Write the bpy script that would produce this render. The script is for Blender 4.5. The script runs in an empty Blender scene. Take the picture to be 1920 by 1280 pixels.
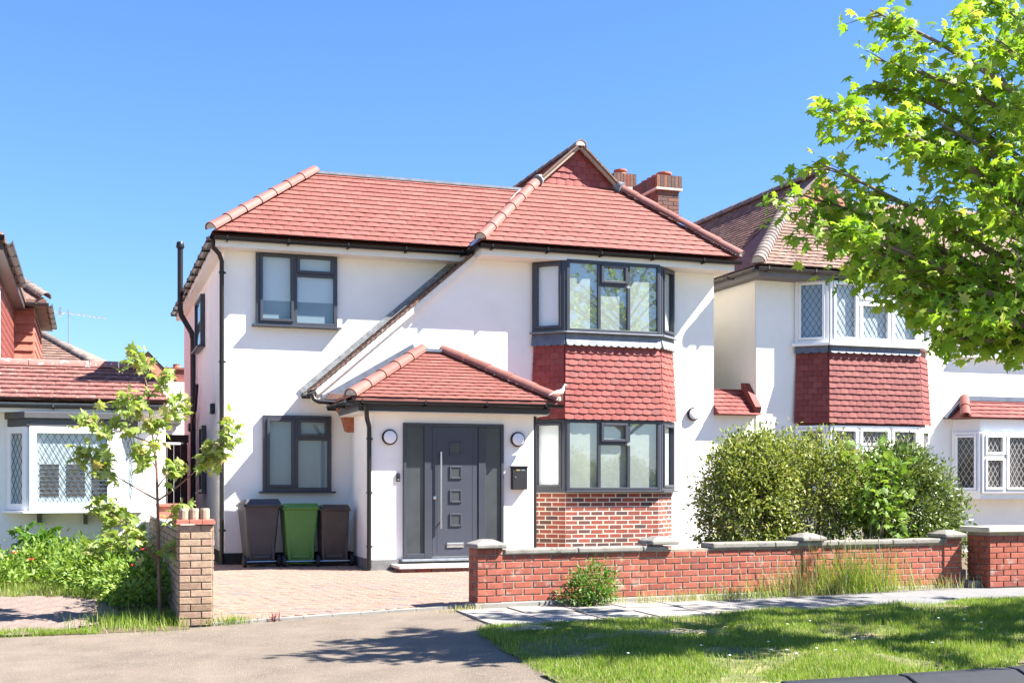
import bpy, math, random
import numpy as np
from mathutils import Vector, Matrix
R = math.radians
random.seed(7)
rng = np.random.default_rng(11)
scene = bpy.context.scene
col = scene.collection

# ------------------------------------------------------------------ camera, sky, sun, exposure
cam_d = bpy.data.cameras.new('camera')
cam = bpy.data.objects.new('camera', cam_d)
col.objects.link(cam)
cam.location = (0, -19.26, 1.27)
cam.rotation_euler = (R(90), 0, R(-19.03))
cam_d.sensor_width = 36.0
cam_d.lens = 36.0 * 2300 / 1920
cam_d.shift_y = 270 / 1920
cam_d.clip_end = 2000
scene.camera = cam

SUN = Vector((.82, -.415, 1.0)).normalized()          # towards the sun
world = bpy.data.worlds.new('World')
scene.world = world
world.use_nodes = True
wn = world.node_tree.nodes
wl = world.node_tree.links
sky = wn.new('ShaderNodeTexSky')
sky.sky_type = 'NISHITA'
sky.sun_disc = False
sky.sun_elevation = math.asin(SUN.z)
sky.sun_rotation = math.atan2(SUN.x, SUN.y)
sky.altitude = 0
sky.air_density = 1.4
sky.dust_density = 0.0
sky.ozone_density = 9.0
bg = wn['Background']
bg.inputs['Strength'].default_value = 0.056
tint = wn.new('ShaderNodeVectorMath'); tint.operation = 'MULTIPLY'
tint.inputs[1].default_value = (.69, .81, 1.04)          # one even tint for the whole sky: a deep clear blue
wl.new(sky.outputs['Color'], tint.inputs[0]); wl.new(tint.outputs[0], bg.inputs['Color'])
sun_d = bpy.data.lights.new('sun', 'SUN')
sun_d.energy = 5.0
sun_d.angle = R(.53)
sun_d.color = (1.0, .955, .88)
sun = bpy.data.objects.new('sun', sun_d)
sun.location = (10, -12, 25)
sun.rotation_euler = (-SUN).to_track_quat('-Z', 'Y').to_euler()
col.objects.link(sun)
scene.view_settings.view_transform = 'Standard'
scene.view_settings.look = 'None'
scene.view_settings.gamma = 1
scene.view_settings.exposure = 2.0
scene.cycles.use_denoising = True
scene.cycles.max_bounces = 10
scene.cycles.transparent_max_bounces = 12

# ------------------------------------------------------------------ helpers
def nodes_of(m):
    m.use_nodes = True
    nt = m.node_tree
    return nt, nt.nodes, nt.links, nt.nodes['Principled BSDF']

def M(name, c, rough=.75, var=.12, scale=6., bump=0., bscale=80., stops=None, spec=.4, metal=0., speck=None, stain=None, bdist=.01):
    """procedural material: world-space noise tint, optional per-piece colours (stops), specks, stains and bump"""
    m = bpy.data.materials.new(name)
    nt, N, L, P = nodes_of(m)
    P.inputs['Roughness'].default_value = rough
    P.inputs['Specular IOR Level'].default_value = spec
    P.inputs['Metallic'].default_value = metal
    g = N.new('ShaderNodeNewGeometry')
    no = N.new('ShaderNodeTexNoise')
    no.inputs['Scale'].default_value = scale
    no.inputs['Detail'].default_value = 5
    no.inputs['Roughness'].default_value = .6
    L.new(g.outputs['Position'], no.inputs['Vector'])
    if stops:
        oi = N.new('ShaderNodeObjectInfo')
        at = N.new('ShaderNodeAttribute'); at.attribute_name = 'tint'
        ad = N.new('ShaderNodeMath'); ad.operation = 'ADD'
        L.new(oi.outputs['Random'], ad.inputs[0]); L.new(at.outputs['Fac'], ad.inputs[1])
        fr = N.new('ShaderNodeMath'); fr.operation = 'FRACT'
        L.new(ad.outputs[0], fr.inputs[0])
        rp = N.new('ShaderNodeValToRGB')
        el = rp.color_ramp.elements
        while len(el) < len(stops): el.new(.5)
        for e, (p, cc) in zip(el, stops):
            e.position = p; e.color = (*cc, 1)
        L.new(fr.outputs[0], rp.inputs['Fac'])
        base = rp.outputs['Color']
    else:
        rgb = N.new('ShaderNodeRGB'); rgb.outputs[0].default_value = (*c, 1)
        base = rgb.outputs[0]
    mr = N.new('ShaderNodeMapRange')
    mr.inputs['From Min'].default_value = .3; mr.inputs['From Max'].default_value = .7
    mr.inputs['To Min'].default_value = 1 - var; mr.inputs['To Max'].default_value = 1 + var
    L.new(no.outputs['Fac'], mr.inputs['Value'])
    vm = N.new('ShaderNodeVectorMath'); vm.operation = 'SCALE'
    L.new(base, vm.inputs[0]); L.new(mr.outputs[0], vm.inputs['Scale'])
    out = vm.outputs[0]
    for sp in (speck, stain):
        if sp:
            sc_, thr, wid, cc = sp
            n2 = N.new('ShaderNodeTexNoise'); n2.inputs['Scale'].default_value = sc_; n2.inputs['Detail'].default_value = 4
            L.new(g.outputs['Position'], n2.inputs['Vector'])
            m2 = N.new('ShaderNodeMapRange'); m2.inputs['From Min'].default_value = thr; m2.inputs['From Max'].default_value = thr + wid
            L.new(n2.outputs['Fac'], m2.inputs['Value'])
            mx = N.new('ShaderNodeMix'); mx.data_type = 'RGBA'
            L.new(m2.outputs[0], mx.inputs['Factor']); L.new(out, mx.inputs['A']); mx.inputs['B'].default_value = (*cc, 1)
            out = mx.outputs['Result']
    L.new(out, P.inputs['Base Color'])
    if bump:
        nb = N.new('ShaderNodeTexNoise'); nb.inputs['Scale'].default_value = bscale; nb.inputs['Detail'].default_value = 4
        L.new(g.outputs['Position'], nb.inputs['Vector'])
        b = N.new('ShaderNodeBump'); b.inputs['Strength'].default_value = bump; b.inputs['Distance'].default_value = bdist
        L.new(nb.outputs['Fac'], b.inputs['Height']); L.new(b.outputs['Normal'], P.inputs['Normal'])
    return m

def leafmat(name, stops, rough=.45, trans=.45):
    m = bpy.data.materials.new(name)
    nt, N, L, P = nodes_of(m)
    P.inputs['Roughness'].default_value = rough
    P.inputs['Specular IOR Level'].default_value = .35
    oi = N.new('ShaderNodeObjectInfo'); at = N.new('ShaderNodeAttribute'); at.attribute_name = 'tint'
    ad = N.new('ShaderNodeMath'); ad.operation = 'ADD'
    L.new(oi.outputs['Random'], ad.inputs[0]); L.new(at.outputs['Fac'], ad.inputs[1])
    fr = N.new('ShaderNodeMath'); fr.operation = 'FRACT'; L.new(ad.outputs[0], fr.inputs[0])
    rp = N.new('ShaderNodeValToRGB'); el = rp.color_ramp.elements
    while len(el) < len(stops): el.new(.5)
    for e, (p, cc) in zip(el, stops): e.position = p; e.color = (*cc, 1)
    L.new(fr.outputs[0], rp.inputs['Fac']); L.new(rp.outputs['Color'], P.inputs['Base Color'])
    t = N.new('ShaderNodeBsdfTranslucent')
    sc_ = N.new('ShaderNodeVectorMath'); sc_.operation = 'MULTIPLY'; sc_.inputs[1].default_value = (1.25, 1.3, .55)
    L.new(rp.outputs['Color'], sc_.inputs[0]); L.new(sc_.outputs[0], t.inputs['Color'])
    mx = N.new('ShaderNodeMixShader'); mx.inputs[0].default_value = trans
    L.new(P.outputs[0], mx.inputs[1]); L.new(t.outputs[0], mx.inputs[2])
    L.new(mx.outputs[0], N['Material Output'].inputs['Surface'])
    return m

def glassmat(name, tint=(.92, .95, .95), f0=.06, rough=.0):
    """clear pane: transparent below, mirror share by Schlick's rule, the same from both sides"""
    m = bpy.data.materials.new(name)
    nt, N, L, P = nodes_of(m)
    t = N.new('ShaderNodeBsdfTransparent'); t.inputs['Color'].default_value = (*tint, 1)
    g = N.new('ShaderNodeBsdfGlossy'); g.inputs['Roughness'].default_value = rough
    ge = N.new('ShaderNodeNewGeometry')
    d = N.new('ShaderNodeVectorMath'); d.operation = 'DOT_PRODUCT'
    L.new(ge.outputs['Normal'], d.inputs[0]); L.new(ge.outputs['Incoming'], d.inputs[1])
    a = N.new('ShaderNodeMath'); a.operation = 'ABSOLUTE'; L.new(d.outputs['Value'], a.inputs[0])
    s = N.new('ShaderNodeMath'); s.operation = 'SUBTRACT'; s.inputs[0].default_value = 1; L.new(a.outputs[0], s.inputs[1])
    p = N.new('ShaderNodeMath'); p.operation = 'POWER'; p.inputs[1].default_value = 5; L.new(s.outputs[0], p.inputs[0])
    f = N.new('ShaderNodeMath'); f.operation = 'MULTIPLY_ADD'; f.inputs[1].default_value = 1-f0; f.inputs[2].default_value = f0; L.new(p.outputs[0], f.inputs[0])
    mx = N.new('ShaderNodeMixShader')
    L.new(f.outputs[0], mx.inputs[0]); L.new(t.outputs[0], mx.inputs[1]); L.new(g.outputs[0], mx.inputs[2])
    L.new(mx.outputs[0], N['Material Output'].inputs['Surface'])
    return m

class MB:
    def __init__(s): s.v = []; s.f = []; s.t = []
    def add(s, vs, fs, tint=0.):
        n = len(s.v); s.v += [tuple(v) for v in vs]; s.f += [tuple(i + n for i in f) for f in fs]; s.t += [tint] * len(vs); return s
    def box(s, x0, x1, y0, y1, z0, z1, tint=0.):
        return s.add([(x0,y0,z0),(x1,y0,z0),(x1,y1,z0),(x0,y1,z0),(x0,y0,z1),(x1,y0,z1),(x1,y1,z1),(x0,y1,z1)],
                     [(0,3,2,1),(4,5,6,7),(0,1,5,4),(1,2,6,5),(2,3,7,6),(3,0,4,7)], tint)
    def obox(s, O, U, V, N, a, b, c, tint=0.):
        O, U, V, N = Vector(O), Vector(U), Vector(V), Vector(N)
        p = [O + U*i + V*j + N*k for k in c for (i, j) in ((a[0],b[0]),(a[1],b[0]),(a[1],b[1]),(a[0],b[1]))]
        return s.add(p, [(0,3,2,1),(4,5,6,7),(0,1,5,4),(1,2,6,5),(2,3,7,6),(3,0,4,7)], tint)
    def prism(s, poly, axis, a0, a1):
        mk = {'y': lambda p, a: (p[0], a, p[1]), 'z': lambda p, a: (p[0], p[1], a), 'x': lambda p, a: (a, p[0], p[1])}[axis]
        n = len(poly)
        vs = [mk(p, a0) for p in poly] + [mk(p, a1) for p in poly]
        fs = [tuple(range(n))[::-1], tuple(range(n, 2*n))] + [(i, (i+1) % n, n + (i+1) % n, n + i) for i in range(n)]
        return s.add(vs, fs)
    def tube(s, pts, rad, n=10, caps=True):
        pts = [Vector(p) for p in pts]
        rad = rad if isinstance(rad, (list, tuple)) else [rad] * len(pts)
        vs, fs = [], []
        ref = None
        for i, p in enumerate(pts):
            d = (pts[min(i+1, len(pts)-1)] - pts[max(i-1, 0)]).normalized()
            if ref is None:
                ref = d.orthogonal().normalized()
            ref = (ref - d * ref.dot(d)).normalized()
            b = d.cross(ref)
            for k in range(n):
                a = 2*math.pi*k/n
                vs.append(p + (ref*math.cos(a) + b*math.sin(a)) * rad[i])
        for i in range(len(pts)-1):
            for k in range(n):
                fs.append((i*n+k, i*n+(k+1) % n, (i+1)*n+(k+1) % n, (i+1)*n+k))
        if caps:
            fs.append(tuple(range(n))[::-1]); fs.append(tuple(range((len(pts)-1)*n, len(pts)*n)))
        return s.add(vs, fs)
    def lathe(s, c, prof, n=20, axis='z'):
        vs, fs = [], []
        for r, h in prof:
            for k in range(n):
                a = 2*math.pi*k/n
                x, y = r*math.cos(a), r*math.sin(a)
                vs.append((c[0]+x, c[1]+y, c[2]+h) if axis == 'z' else (c[0]+x, c[1]-h, c[2]+y))
        for i in range(len(prof)-1):
            for k in range(n):
                fs.append((i*n+k, i*n+(k+1) % n, (i+1)*n+(k+1) % n, (i+1)*n+k))
        fs.append(tuple(range(n))[::-1]); fs.append(tuple(range((len(prof)-1)*n, len(prof)*n)))
        return s.add(vs, fs)
    def halftube(s, A, B, r0, r1, up, th=.015, n=8, span=math.pi):
        """half-round piece from A to B, open side away from up"""
        A, B = Vector(A), Vector(B); d = (B-A).normalized(); up = (Vector(up) - d*Vector(up).dot(d)).normalized(); sd = d.cross(up)
        vs, fs = [], []
        for (p, r) in ((A, r0), (B, r1)):
            for rr in (r, r-th):
                for k in range(n+1):
                    a = math.pi/2 - span/2 + span*k/n
                    vs.append(p + sd*math.cos(a)*rr + up*math.sin(a)*rr)
        m = n+1
        for k in range(n):
            fs += [(k, k+1, 2*m+k+1, 2*m+k), (m+k+1, m+k, 3*m+k, 3*m+k+1), (k, m+k, m+k+1, k+1), (2*m+k, 2*m+k+1, 3*m+k+1, 3*m+k)]
        fs += [(0, 2*m, 3*m, m), (n, m+n, 3*m+n, 2*m+n)]
        return s.add(vs, fs)
    def mesh(s, name):
        me = bpy.data.meshes.new(name)
        me.from_pydata(s.v, [], s.f)
        if any(s.t):
            at = me.attributes.new('tint', 'FLOAT', 'POINT'); at.data.foreach_set('value', s.t)
        me.update()
        return me
    def build(s, name, mat, parent=None, smooth=False, bevel=0., kind=None, label=None):
        off = wpos(parent)
        if off.length > 0: s.v = [tuple(Vector(v) - off) for v in s.v]
        return link(name, s.mesh(name), mat, parent, smooth, bevel, kind, label)

def wpos(o):
    p = Vector((0, 0, 0))
    while o is not None: p = p + o.location; o = o.parent
    return p

def link(name, me, mat, parent=None, smooth=False, bevel=0., kind=None, label=None):
    o = bpy.data.objects.new(name, me)
    col.objects.link(o)
    if mat is not None and not me.materials: me.materials.append(mat)
    if smooth:
        me.polygons.foreach_set('use_smooth', [True]*len(me.polygons))
        me.set_sharp_from_angle(angle=R(40))
    if parent is not None: o.parent = parent
    if bevel:
        b = o.modifiers.new('bevel', 'BEVEL'); b.width = bevel; b.segments = 2; b.limit_method = 'ANGLE'
    if kind: o['kind'] = kind
    if label: o['label'] = label
    return o

def tag(o, label, cat, group=None, kind=None):
    if label: o['label'] = label
    if cat: o['category'] = cat
    if group: o['group'] = group
    if kind: o['kind'] = kind
    return o

def thing(name, label, cat, loc=(0, 0, 0), group=None):
    o = bpy.data.objects.new(name, None); col.objects.link(o); o.location = loc; o.empty_display_size = .2
    return tag(o, label, cat, group)

def place(name, me, mat, parent, pos, U=None, V=None, N=None, scale=None):
    """an object sharing mesh data, with its axes along U, V, N"""
    o = bpy.data.objects.new(name, me); col.objects.link(o)
    if not me.materials: me.materials.append(mat)
    o.parent = parent
    pos = Vector(pos) - wpos(parent)
    if U is not None:
        m = Matrix((Vector(U), Vector(V), Vector(N))).transposed().to_4x4()
        o.rotation_euler = m.to_euler()
    o.location = pos
    if scale: o.scale = scale
    return o

def clip_poly(sub, clip):
    def inside(p, a, b): return (b[0]-a[0])*(p[1]-a[1]) - (b[1]-a[1])*(p[0]-a[0]) >= -1e-9
    def inter(p, q, a, b):
        x1, y1, x2, y2 = *p, *q; x3, y3, x4, y4 = *a, *b
        den = (x1-x2)*(y3-y4) - (y1-y2)*(x3-x4)
        t = ((x1-x3)*(y3-y4) - (y1-y3)*(x3-x4)) / den if abs(den) > 1e-12 else 0
        return (x1 + t*(x2-x1), y1 + t*(y2-y1))
    out = list(sub)
    for i in range(len(clip)):
        a, b = clip[i], clip[(i+1) % len(clip)]
        inp, out = out, []
        for j in range(len(inp)):
            p, q = inp[j], inp[(j+1) % len(inp)]
            if inside(p, a, b):
                out.append(p)
                if not inside(q, a, b): out.append(inter(p, q, a, b))
            elif inside(q, a, b): out.append(inter(p, q, a, b))
        if not out: return []
    return out

_tilecache = {}
def tile_plane(parent, O, U, V, poly, mat, w=.2, gauge=.155, lap=.05, th=.014, lift=.022, maxobj=0, name='roof_tile', field='tile_field', camber=.004, jit=.0025, round_=False):
    """lay overlapping tiles course by course on a convex polygon (uv on the plane O,U,V); whole tiles become objects that share a mesh"""
    O, U, V = Vector(O), Vector(U).normalized(), Vector(V).normalized()
    N = U.cross(V).normalized()
    area = sum(poly[i][0]*poly[(i+1) % len(poly)][1] - poly[(i+1) % len(poly)][0]*poly[i][1] for i in range(len(poly)))
    if area < 0: poly = poly[::-1]
    us = [p[0] for p in poly]; vs = [p[1] for p in poly]
    key = (w, gauge, lap, th, lift, camber, mat.name, round_)
    L = gauge + lap
    if key not in _tilecache:
        mb = MB(); g = .002; k = 4
        top, bot = [], []
        for j in range(k+1):
            u = -w/2 + g + (w-2*g)*j/k
            c = camber*(1 - (2*j/k-1)**2)
            dip = (.012*(1-(2*j/k-1)**2) if round_ else 0)
            top += [(u, -dip, lift + c), (u, L, c)]; bot += [(u, -dip, lift - th + c), (u, L, c - th)]
        n = len(top); fs = []
        for j in range(k):
            a = 2*j
            fs += [(a, a+2, a+3, a+1), (n+a, n+a+1, n+a+3, n+a+2), (a, n+a, n+a+2, a+2)]
        fs += [(0, 1, n+1, n), (n-2, 2*n-2, 2*n-1, n-1)]
        mb.add(top + bot, fs)
        _tilecache[key] = mb.mesh(name)
    me = _tilecache[key]
    fld = MB(); cnt = 0
    row = 0; v0 = min(vs)
    while v0 < max(vs) - .01:
        off = (w/2 if row % 2 else 0)
        u0 = min(us) - w + off
        while u0 < max(us):
            rect = [(u0, v0), (u0+w, v0), (u0+w, v0+L), (u0, v0+L)]
            c = clip_poly(rect, poly)
            if len(c) >= 3:
                ca = .5*abs(sum(c[i][0]*c[(i+1) % len(c)][1] - c[(i+1) % len(c)][0]*c[i][1] for i in range(len(c))))
                jj = random.uniform(-jit, jit)
                if ca > .98*w*L and cnt < maxobj:
                    p = O + U*(u0+w/2) + V*(v0 + jj) + N*(random.uniform(0, .003))
                    a = random.uniform(-.012, .012)
                    place(name, me, mat, parent, p, U*math.cos(a)+V*math.sin(a), V*math.cos(a)-U*math.sin(a), N)
                    cnt += 1
                elif ca > .0008:
                    g = .002
                    dz = random.uniform(0, .003)
                    h = lambda q: lift*(1-(q[1]-v0)/L) + dz
                    cu = sum(q[0] for q in c)/len(c)
                    c2 = [(cu + (q[0]-cu)*(1-2*g/w), q[1]+jj) for q in c]
                    n = len(c2)
                    tp = [O + U*q[0] + V*q[1] + N*(h(q)+camber*.5) for q in c2]; bt = [O + U*q[0] + V*q[1] + N*(h(q)-th) for q in c2]
                    fld.add(tp + bt, [tuple(range(n))] + [(i, n+i, n+(i+1) % n, (i+1) % n) for i in range(n)], random.random())
            u0 += w
        v0 += gauge; row += 1
    if fld.v: fld.build(field, mat, parent, kind='stuff')

def hip_run(parent, A, B, mat, mortar, r=.105, seg=.42, up=(0, 0, 1), name='hip_tile', cap=True):
    A, B = Vector(A), Vector(B); Lg = (B-A).length; n = max(1, round(Lg/seg)); d = (B-A)/n
    for i in range(n):
        mb = MB(); a = A + d*i - d.normalized()*.02; b = A + d*(i+1) + d.normalized()*.02
        mb.halftube(a, b, r+.012, r-.004, up, th=.018, n=9, span=math.pi*1.05)
        mb.build(name, mat, parent, smooth=True)
    if cap:
        mb = MB(); dn = d.normalized(); upv = (Vector(up) - dn*Vector(up).dot(dn)).normalized(); sd = dn.cross(upv)
        ring = [A - dn*.012 + sd*math.cos(a)*(r-.012) + upv*math.sin(a)*(r-.012) for a in [math.pi*k/9 for k in range(10)]]
        ring2 = [p + dn*.3 for p in ring]
        mb.add(ring + ring2, [tuple(range(10)), tuple(range(10, 20))[::-1]] + [(i, i+1, 11+i, 10+i) for i in range(9)] + [(9, 0, 10, 19)])
        mb.build('mortar_end', mortar, parent)

_brickcache = {}
def brick_mesh(l, h, d, mat, rough=.0):
    key = (round(l, 3), round(h, 3), round(d, 3), mat.name)
    if key not in _brickcache:
        mb = MB(); b = .004
        l2, h2 = l/2, h/2
        mb.add([(-l2, -h2, 0), (l2, -h2, 0), (l2, h2, 0), (-l2, h2, 0), (-l2, -h2, d-b), (l2, -h2, d-b), (l2, h2, d-b), (-l2, h2, d-b),
                (-l2+b, -h2+b, d), (l2-b, -h2+b, d), (l2-b, h2-b, d), (-l2+b, h2-b, d)],
               [(0, 1, 5, 4), (1, 2, 6, 5), (2, 3, 7, 6), (3, 0, 4, 7), (4, 5, 9, 8), (5, 6, 10, 9), (6, 7, 11, 10), (7, 4, 8, 11), (8, 9, 10, 11)])
        _brickcache[key] = mb.mesh('brick')
    return _brickcache[key]

def brick_face(parent, O, U, N, length, rows, mat, bl=.215, bh=.065, j=.01, depth=.02, start=0, jit=.0015, name='brick', skip=None, ends=(None, None), field=None):
    """stretcher courses on a vertical face from O along U, N outward"""
    O, U, N = Vector(O), Vector(U).normalized(), Vector(N).normalized(); V = Vector((0, 0, 1))
    for r in range(rows):
        u = 0.; first = ((r + start) % 2 == 1); zc = r*(bh+j) + j/2 + bh/2
        while u < length - .03:
            l = bl
            if first: l = (bl-j)/2; first = False
            l = min(l, length - u - .0)
            if length - u - l - j < .05: l = length - u
            if not (skip and skip(u + l/2, zc)):
                c = O + U*(u + l/2) + V*(zc + random.uniform(-jit, jit)) + N*random.uniform(-.002, .002)
                if field is not None:
                    field.obox(c, U, V, N, (-l/2, l/2), (-bh/2, bh/2), (-depth*.5, depth*.5), random.random())
                else:
                    place(name, brick_mesh(round(l-.001, 2), bh, depth, mat), mat, parent, c - N*depth*.5, U, V, N)
            u += l + j

def window(parent, O, U, w, h, cells, fm, gm, bm, t=.055, dep=.06, sill=None, lattice=None, bz=.035, sash_t=.045, name='window', blind_h=None, pane_c=.03, latt_m=None):
    """frame part with pane / blind / sill sub-parts. cells: (a0,a1,b0,b1,opens)"""
    O, U = Vector(O), Vector(U).normalized(); V = Vector((0, 0, 1)); N = U.cross(V).normalized()
    mb = MB()
    def bar(a, b, c): mb.obox(O, U, V, N, a, b, c)
    bar((0, t), (0, h), (-.02, dep)); bar((w-t, w), (0, h), (-.02, dep))
    bar((t, w-t), (0, t), (-.02, dep)); bar((t, w-t), (h-t, h), (-.02, dep))
    for (a0, a1, b0, b1, op) in cells:                 # mullions / transoms
        if a1 < w - t - .01: bar((a1, a1 + t), (b0, b1), (-.02, dep-.004))
        if b1 < h - t - .01: bar((a0, a1), (b1, b1 + t), (-.02, dep-.006))
    win = mb.build(name, fm, parent, bevel=.006)
    for (a0, a1, b0, b1, op) in cells:
        i = 0
        if op:
            s = MB(); q = sash_t
            for (a, b) in (((a0, a0+q), (b0, b1)), ((a1-q, a1), (b0, b1)), ((a0+q, a1-q), (b0, b0+q)), ((a0+q, a1-q), (b1-q, b1))):
                s.obox(O, U, V, N, a, b, (.0, dep+.022))
            s.build('sash', fm, win, bevel=.006); i = q
        g = MB(); g.add([O + U*a + V*b_ + N*pane_c for a, b_ in ((a0+i-.004, b0+i-.004), (a1-i+.004, b0+i-.004), (a1-i+.004, b1-i+.004), (a0+i-.004, b1-i+.004))], [(0, 1, 2, 3)]); g.build('pane', gm, win)
        if lattice:
            lm = MB(); A0, A1, B0, B1 = a0+i, a1-i, b0+i, b1-i
            pw, ph = lattice; cw = A1-A0; chh = B1-B0
            sl = ph/pw
            def seg(p, q):
                p, q = Vector(p), Vector(q); d = q-p
                if d.length < .02: return
                d.normalize(); P0 = O + U*p.x + V*p.y; dd = U*d.x + V*d.y; nn = U*(-d.y) + V*d.x
                lm.obox(P0, dd, nn, N, (0, (q-p).length), (-.004, .004), (pane_c+.006, pane_c+.010))
            k = -int(chh/ph) - 2
            while k*pw < cw + chh/sl + pw:
                for sg in (1, -1):                     # lines a = k*pw +- b/sl
                    x0 = k*pw if sg == 1 else k*pw
                    pts = []
                    lo, hi = 0., chh
                    fx = lambda b: x0 + sg*b/sl
                    b_lo, b_hi = 0., chh
                    if sg == 1: b_lo = max(b_lo, (0-x0)*sl); b_hi = min(b_hi, (cw-x0)*sl)
                    else: b_lo = max(b_lo, (x0-cw)*sl); b_hi = min(b_hi, x0*sl)
                    if b_hi > b_lo: seg((A0+fx(b_lo), B0+b_lo), (A0+fx(b_hi), B0+b_hi))
                k += 1
            lm.build('lead_lattice', latt_m, win)
    if bm:
        b = MB(); lo = t if blind_h is None else h - blind_h
        b.obox(O, U, V, N, (t*.6, w-t*.6), (lo, h-t*.6), (-.012, -.006 + 0*bz)); b.build('blind_room_back', bm, win)  # a blind; with the room materials, an interior's gloom put into the colour
        if blind_h is not None:
            b = MB(); b.obox(O, U, V, N, (t*.6, w-t*.6), (t*.6, lo), (-.016, -.012)); b.build('dark_room', mat_room, win)
    if sill:
        s0, s1, out, th, sm = sill
        b = MB(); b.obox(O, U, V, N, (-s0, w+s1), (-th, 0), (-.02, out)); b.build('sill', sm, win, bevel=.005)
    return win

def scatter_mesh(tv, tf, pos, rot, size):
    """joined leaves: template verts/faces, (n,3) positions, (n,3,3) rotations, (n,) sizes"""
    tv = np.asarray(tv, float); n, k = len(pos), len(tv)
    v = np.einsum('nij,kj->nki', rot, tv) * size[:, None, None] + pos[:, None, :]
    me = bpy.data.meshes.new('leaves')
    me.vertices.add(n*k); me.vertices.foreach_set('co', v.reshape(-1).astype(np.float32))
    fl = [len(f) for f in tf]; idx = np.concatenate([np.array(f) for f in tf])
    loops = (idx[None, :] + (np.arange(n)*k)[:, None]).reshape(-1)
    tot = np.tile(np.array(fl), n); start = np.concatenate([[0], np.cumsum(tot)[:-1]])
    me.loops.add(len(loops)); me.loops.foreach_set('vertex_index', loops.astype(np.int32))
    me.polygons.add(len(tot)); me.polygons.foreach_set('loop_start', start.astype(np.int32)); me.polygons.foreach_set('loop_total', tot.astype(np.int32))
    at = me.attributes.new('tint', 'FLOAT', 'POINT'); at.data.foreach_set('value', np.repeat(rng.random(n), k).astype(np.float32))
    me.update(calc_edges=True); me.validate()
    return me

def rotmats(n, tilt=.6, up=None):
    """random leaf frames: leaf normal near up, tip direction random"""
    a = rng.random(n)*2*np.pi
    nz = np.stack([rng.normal(0, tilt, n), rng.normal(0, tilt, n), np.ones(n)], 1)
    if up is not None: nz = nz + up
    nz /= np.linalg.norm(nz, axis=1)[:, None]
    tx = np.stack([np.cos(a), np.sin(a), rng.normal(-.25, .3, n)], 1)
    tx -= nz*(tx*nz).sum(1)[:, None]; tx /= np.linalg.norm(tx, axis=1)[:, None]
    ty = np.cross(nz, tx)
    return np.stack([tx, ty, nz], 2)

def lerp(x, xs, ys): return float(np.interp(x, xs, ys))
def gz(x, y):
    g = lerp(x, [0, 1, 4, 11], [-.21, -.2, -.09, -.06])
    if y > -.5: return 0.
    if y > -6.3: return g*(-.5-y)/5.8
    return g - .02*(-6.3-y)

def sheet(name, poly_fn, x0, x1, y0, y1, st, mat, dz=0., kind='structure', parent=None, zf=None):
    """grid sheet following the ground, cells kept where poly_fn(x,y)"""
    nx, ny = max(1, int(round((x1-x0)/st))), max(1, int(round((y1-y0)/st)))
    xs = np.linspace(x0, x1, nx+1); ys = np.linspace(y0, y1, ny+1)
    mb = MB(); ids = {}
    def vid(i, j):
        if (i, j) not in ids:
            x, y = xs[i], ys[j]; ids[(i, j)] = len(mb.v); mb.v.append((x, y, gz(x, y) + dz + (zf(x, y) if zf else 0)))
        return ids[(i, j)]
    for i in range(nx):
        for j in range(ny):
            if poly_fn is None or poly_fn((xs[i]+xs[i+1])/2, (ys[j]+ys[j+1])/2):
                mb.f.append((vid(i, j), vid(i+1, j), vid(i+1, j+1), vid(i, j+1)))
    mb.t = [0]*len(mb.v)
    return mb.build(name, mat, parent, smooth=False, kind=kind)

# ------------------------------------------------------------------ materials
m_render = M('white_render', (.88, .855, .80), .85, .035, 2.2, .45, 90, speck=(.9, .60, .25, (.80, .775, .72)), stain=(5, .68, .2, (.74, .72, .67)), bdist=.004)
m_cream = M('cream_render', (.78, .74, .66), .85, .04, 1.6, .25, 140, bdist=.004)
m_white = M('white_upvc', (.82, .82, .82), .35, .02, 3)
m_soffit = M('cream_soffit', (.80, .77, .70), .6, .03, 3)
m_tile = M('new_red_tile', None, .6, .06, 9, .15, 200, stops=[(0, (.20, .066, .052)), (.5, (.22, .076, .060)), (1, (.24, .088, .070))], bdist=.003)
m_hip = M('red_hip_tile', None, .65, .14, 7, .25, 90, stops=[(0, (.18, .066, .052)), (.5, (.215, .082, .065)), (1, (.24, .10, .08))], bdist=.004)
m_hang = M('hanging_tile', None, .6, .1, 12, .2, 120, stops=[(0, (.21, .04, .033)), (.5, (.25, .053, .042)), (.85, (.28, .068, .053)), (1, (.20, .055, .048))], bdist=.003)
m_hang2 = M('old_hanging_tile', None, .65, .1, 12, .2, 120, stops=[(0, (.16, .032, .028)), (.6, (.195, .043, .036)), (1, (.22, .058, .047))], bdist=.003)
m_oldtile = M('brown_roof_tile', None, .8, .25, 7, .3, 120, stops=[(0, (.14, .082, .062)), (.5, (.19, .11, .085)), (1, (.235, .14, .105))], speck=(30, .62, .06, (.36, .33, .29)), bdist=.004)
m_oldtile2 = M('mottled_roof_tile', None, .8, .2, 7, .3, 120, stops=[(0, (.18, .068, .057)), (1, (.22, .09, .074))], speck=(22, .63, .05, (.5, .46, .41)), bdist=.004)
m_hip2 = M('grey_brown_hip_tile', None, .8, .25, 20, .3, 90, stops=[(0, (.13, .105, .095)), (.5, (.18, .145, .13)), (1, (.23, .18, .155))], bdist=.004)
m_ridge2 = M('mottled_ridge_tile', (.30, .13, .11), .8, .2, 14, .2, 90, speck=(16, .6, .05, (.6, .55, .5)), bdist=.004)
m_mortar = M('mortar', (.46, .43, .38), .9, .15, 20, .4, 120, bdist=.004)
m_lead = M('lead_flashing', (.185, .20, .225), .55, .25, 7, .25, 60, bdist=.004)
m_leadlight = M('pale_weathered_lead', (.22, .23, .235), .6, .4, 14, .3, 60, bdist=.004)
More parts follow.
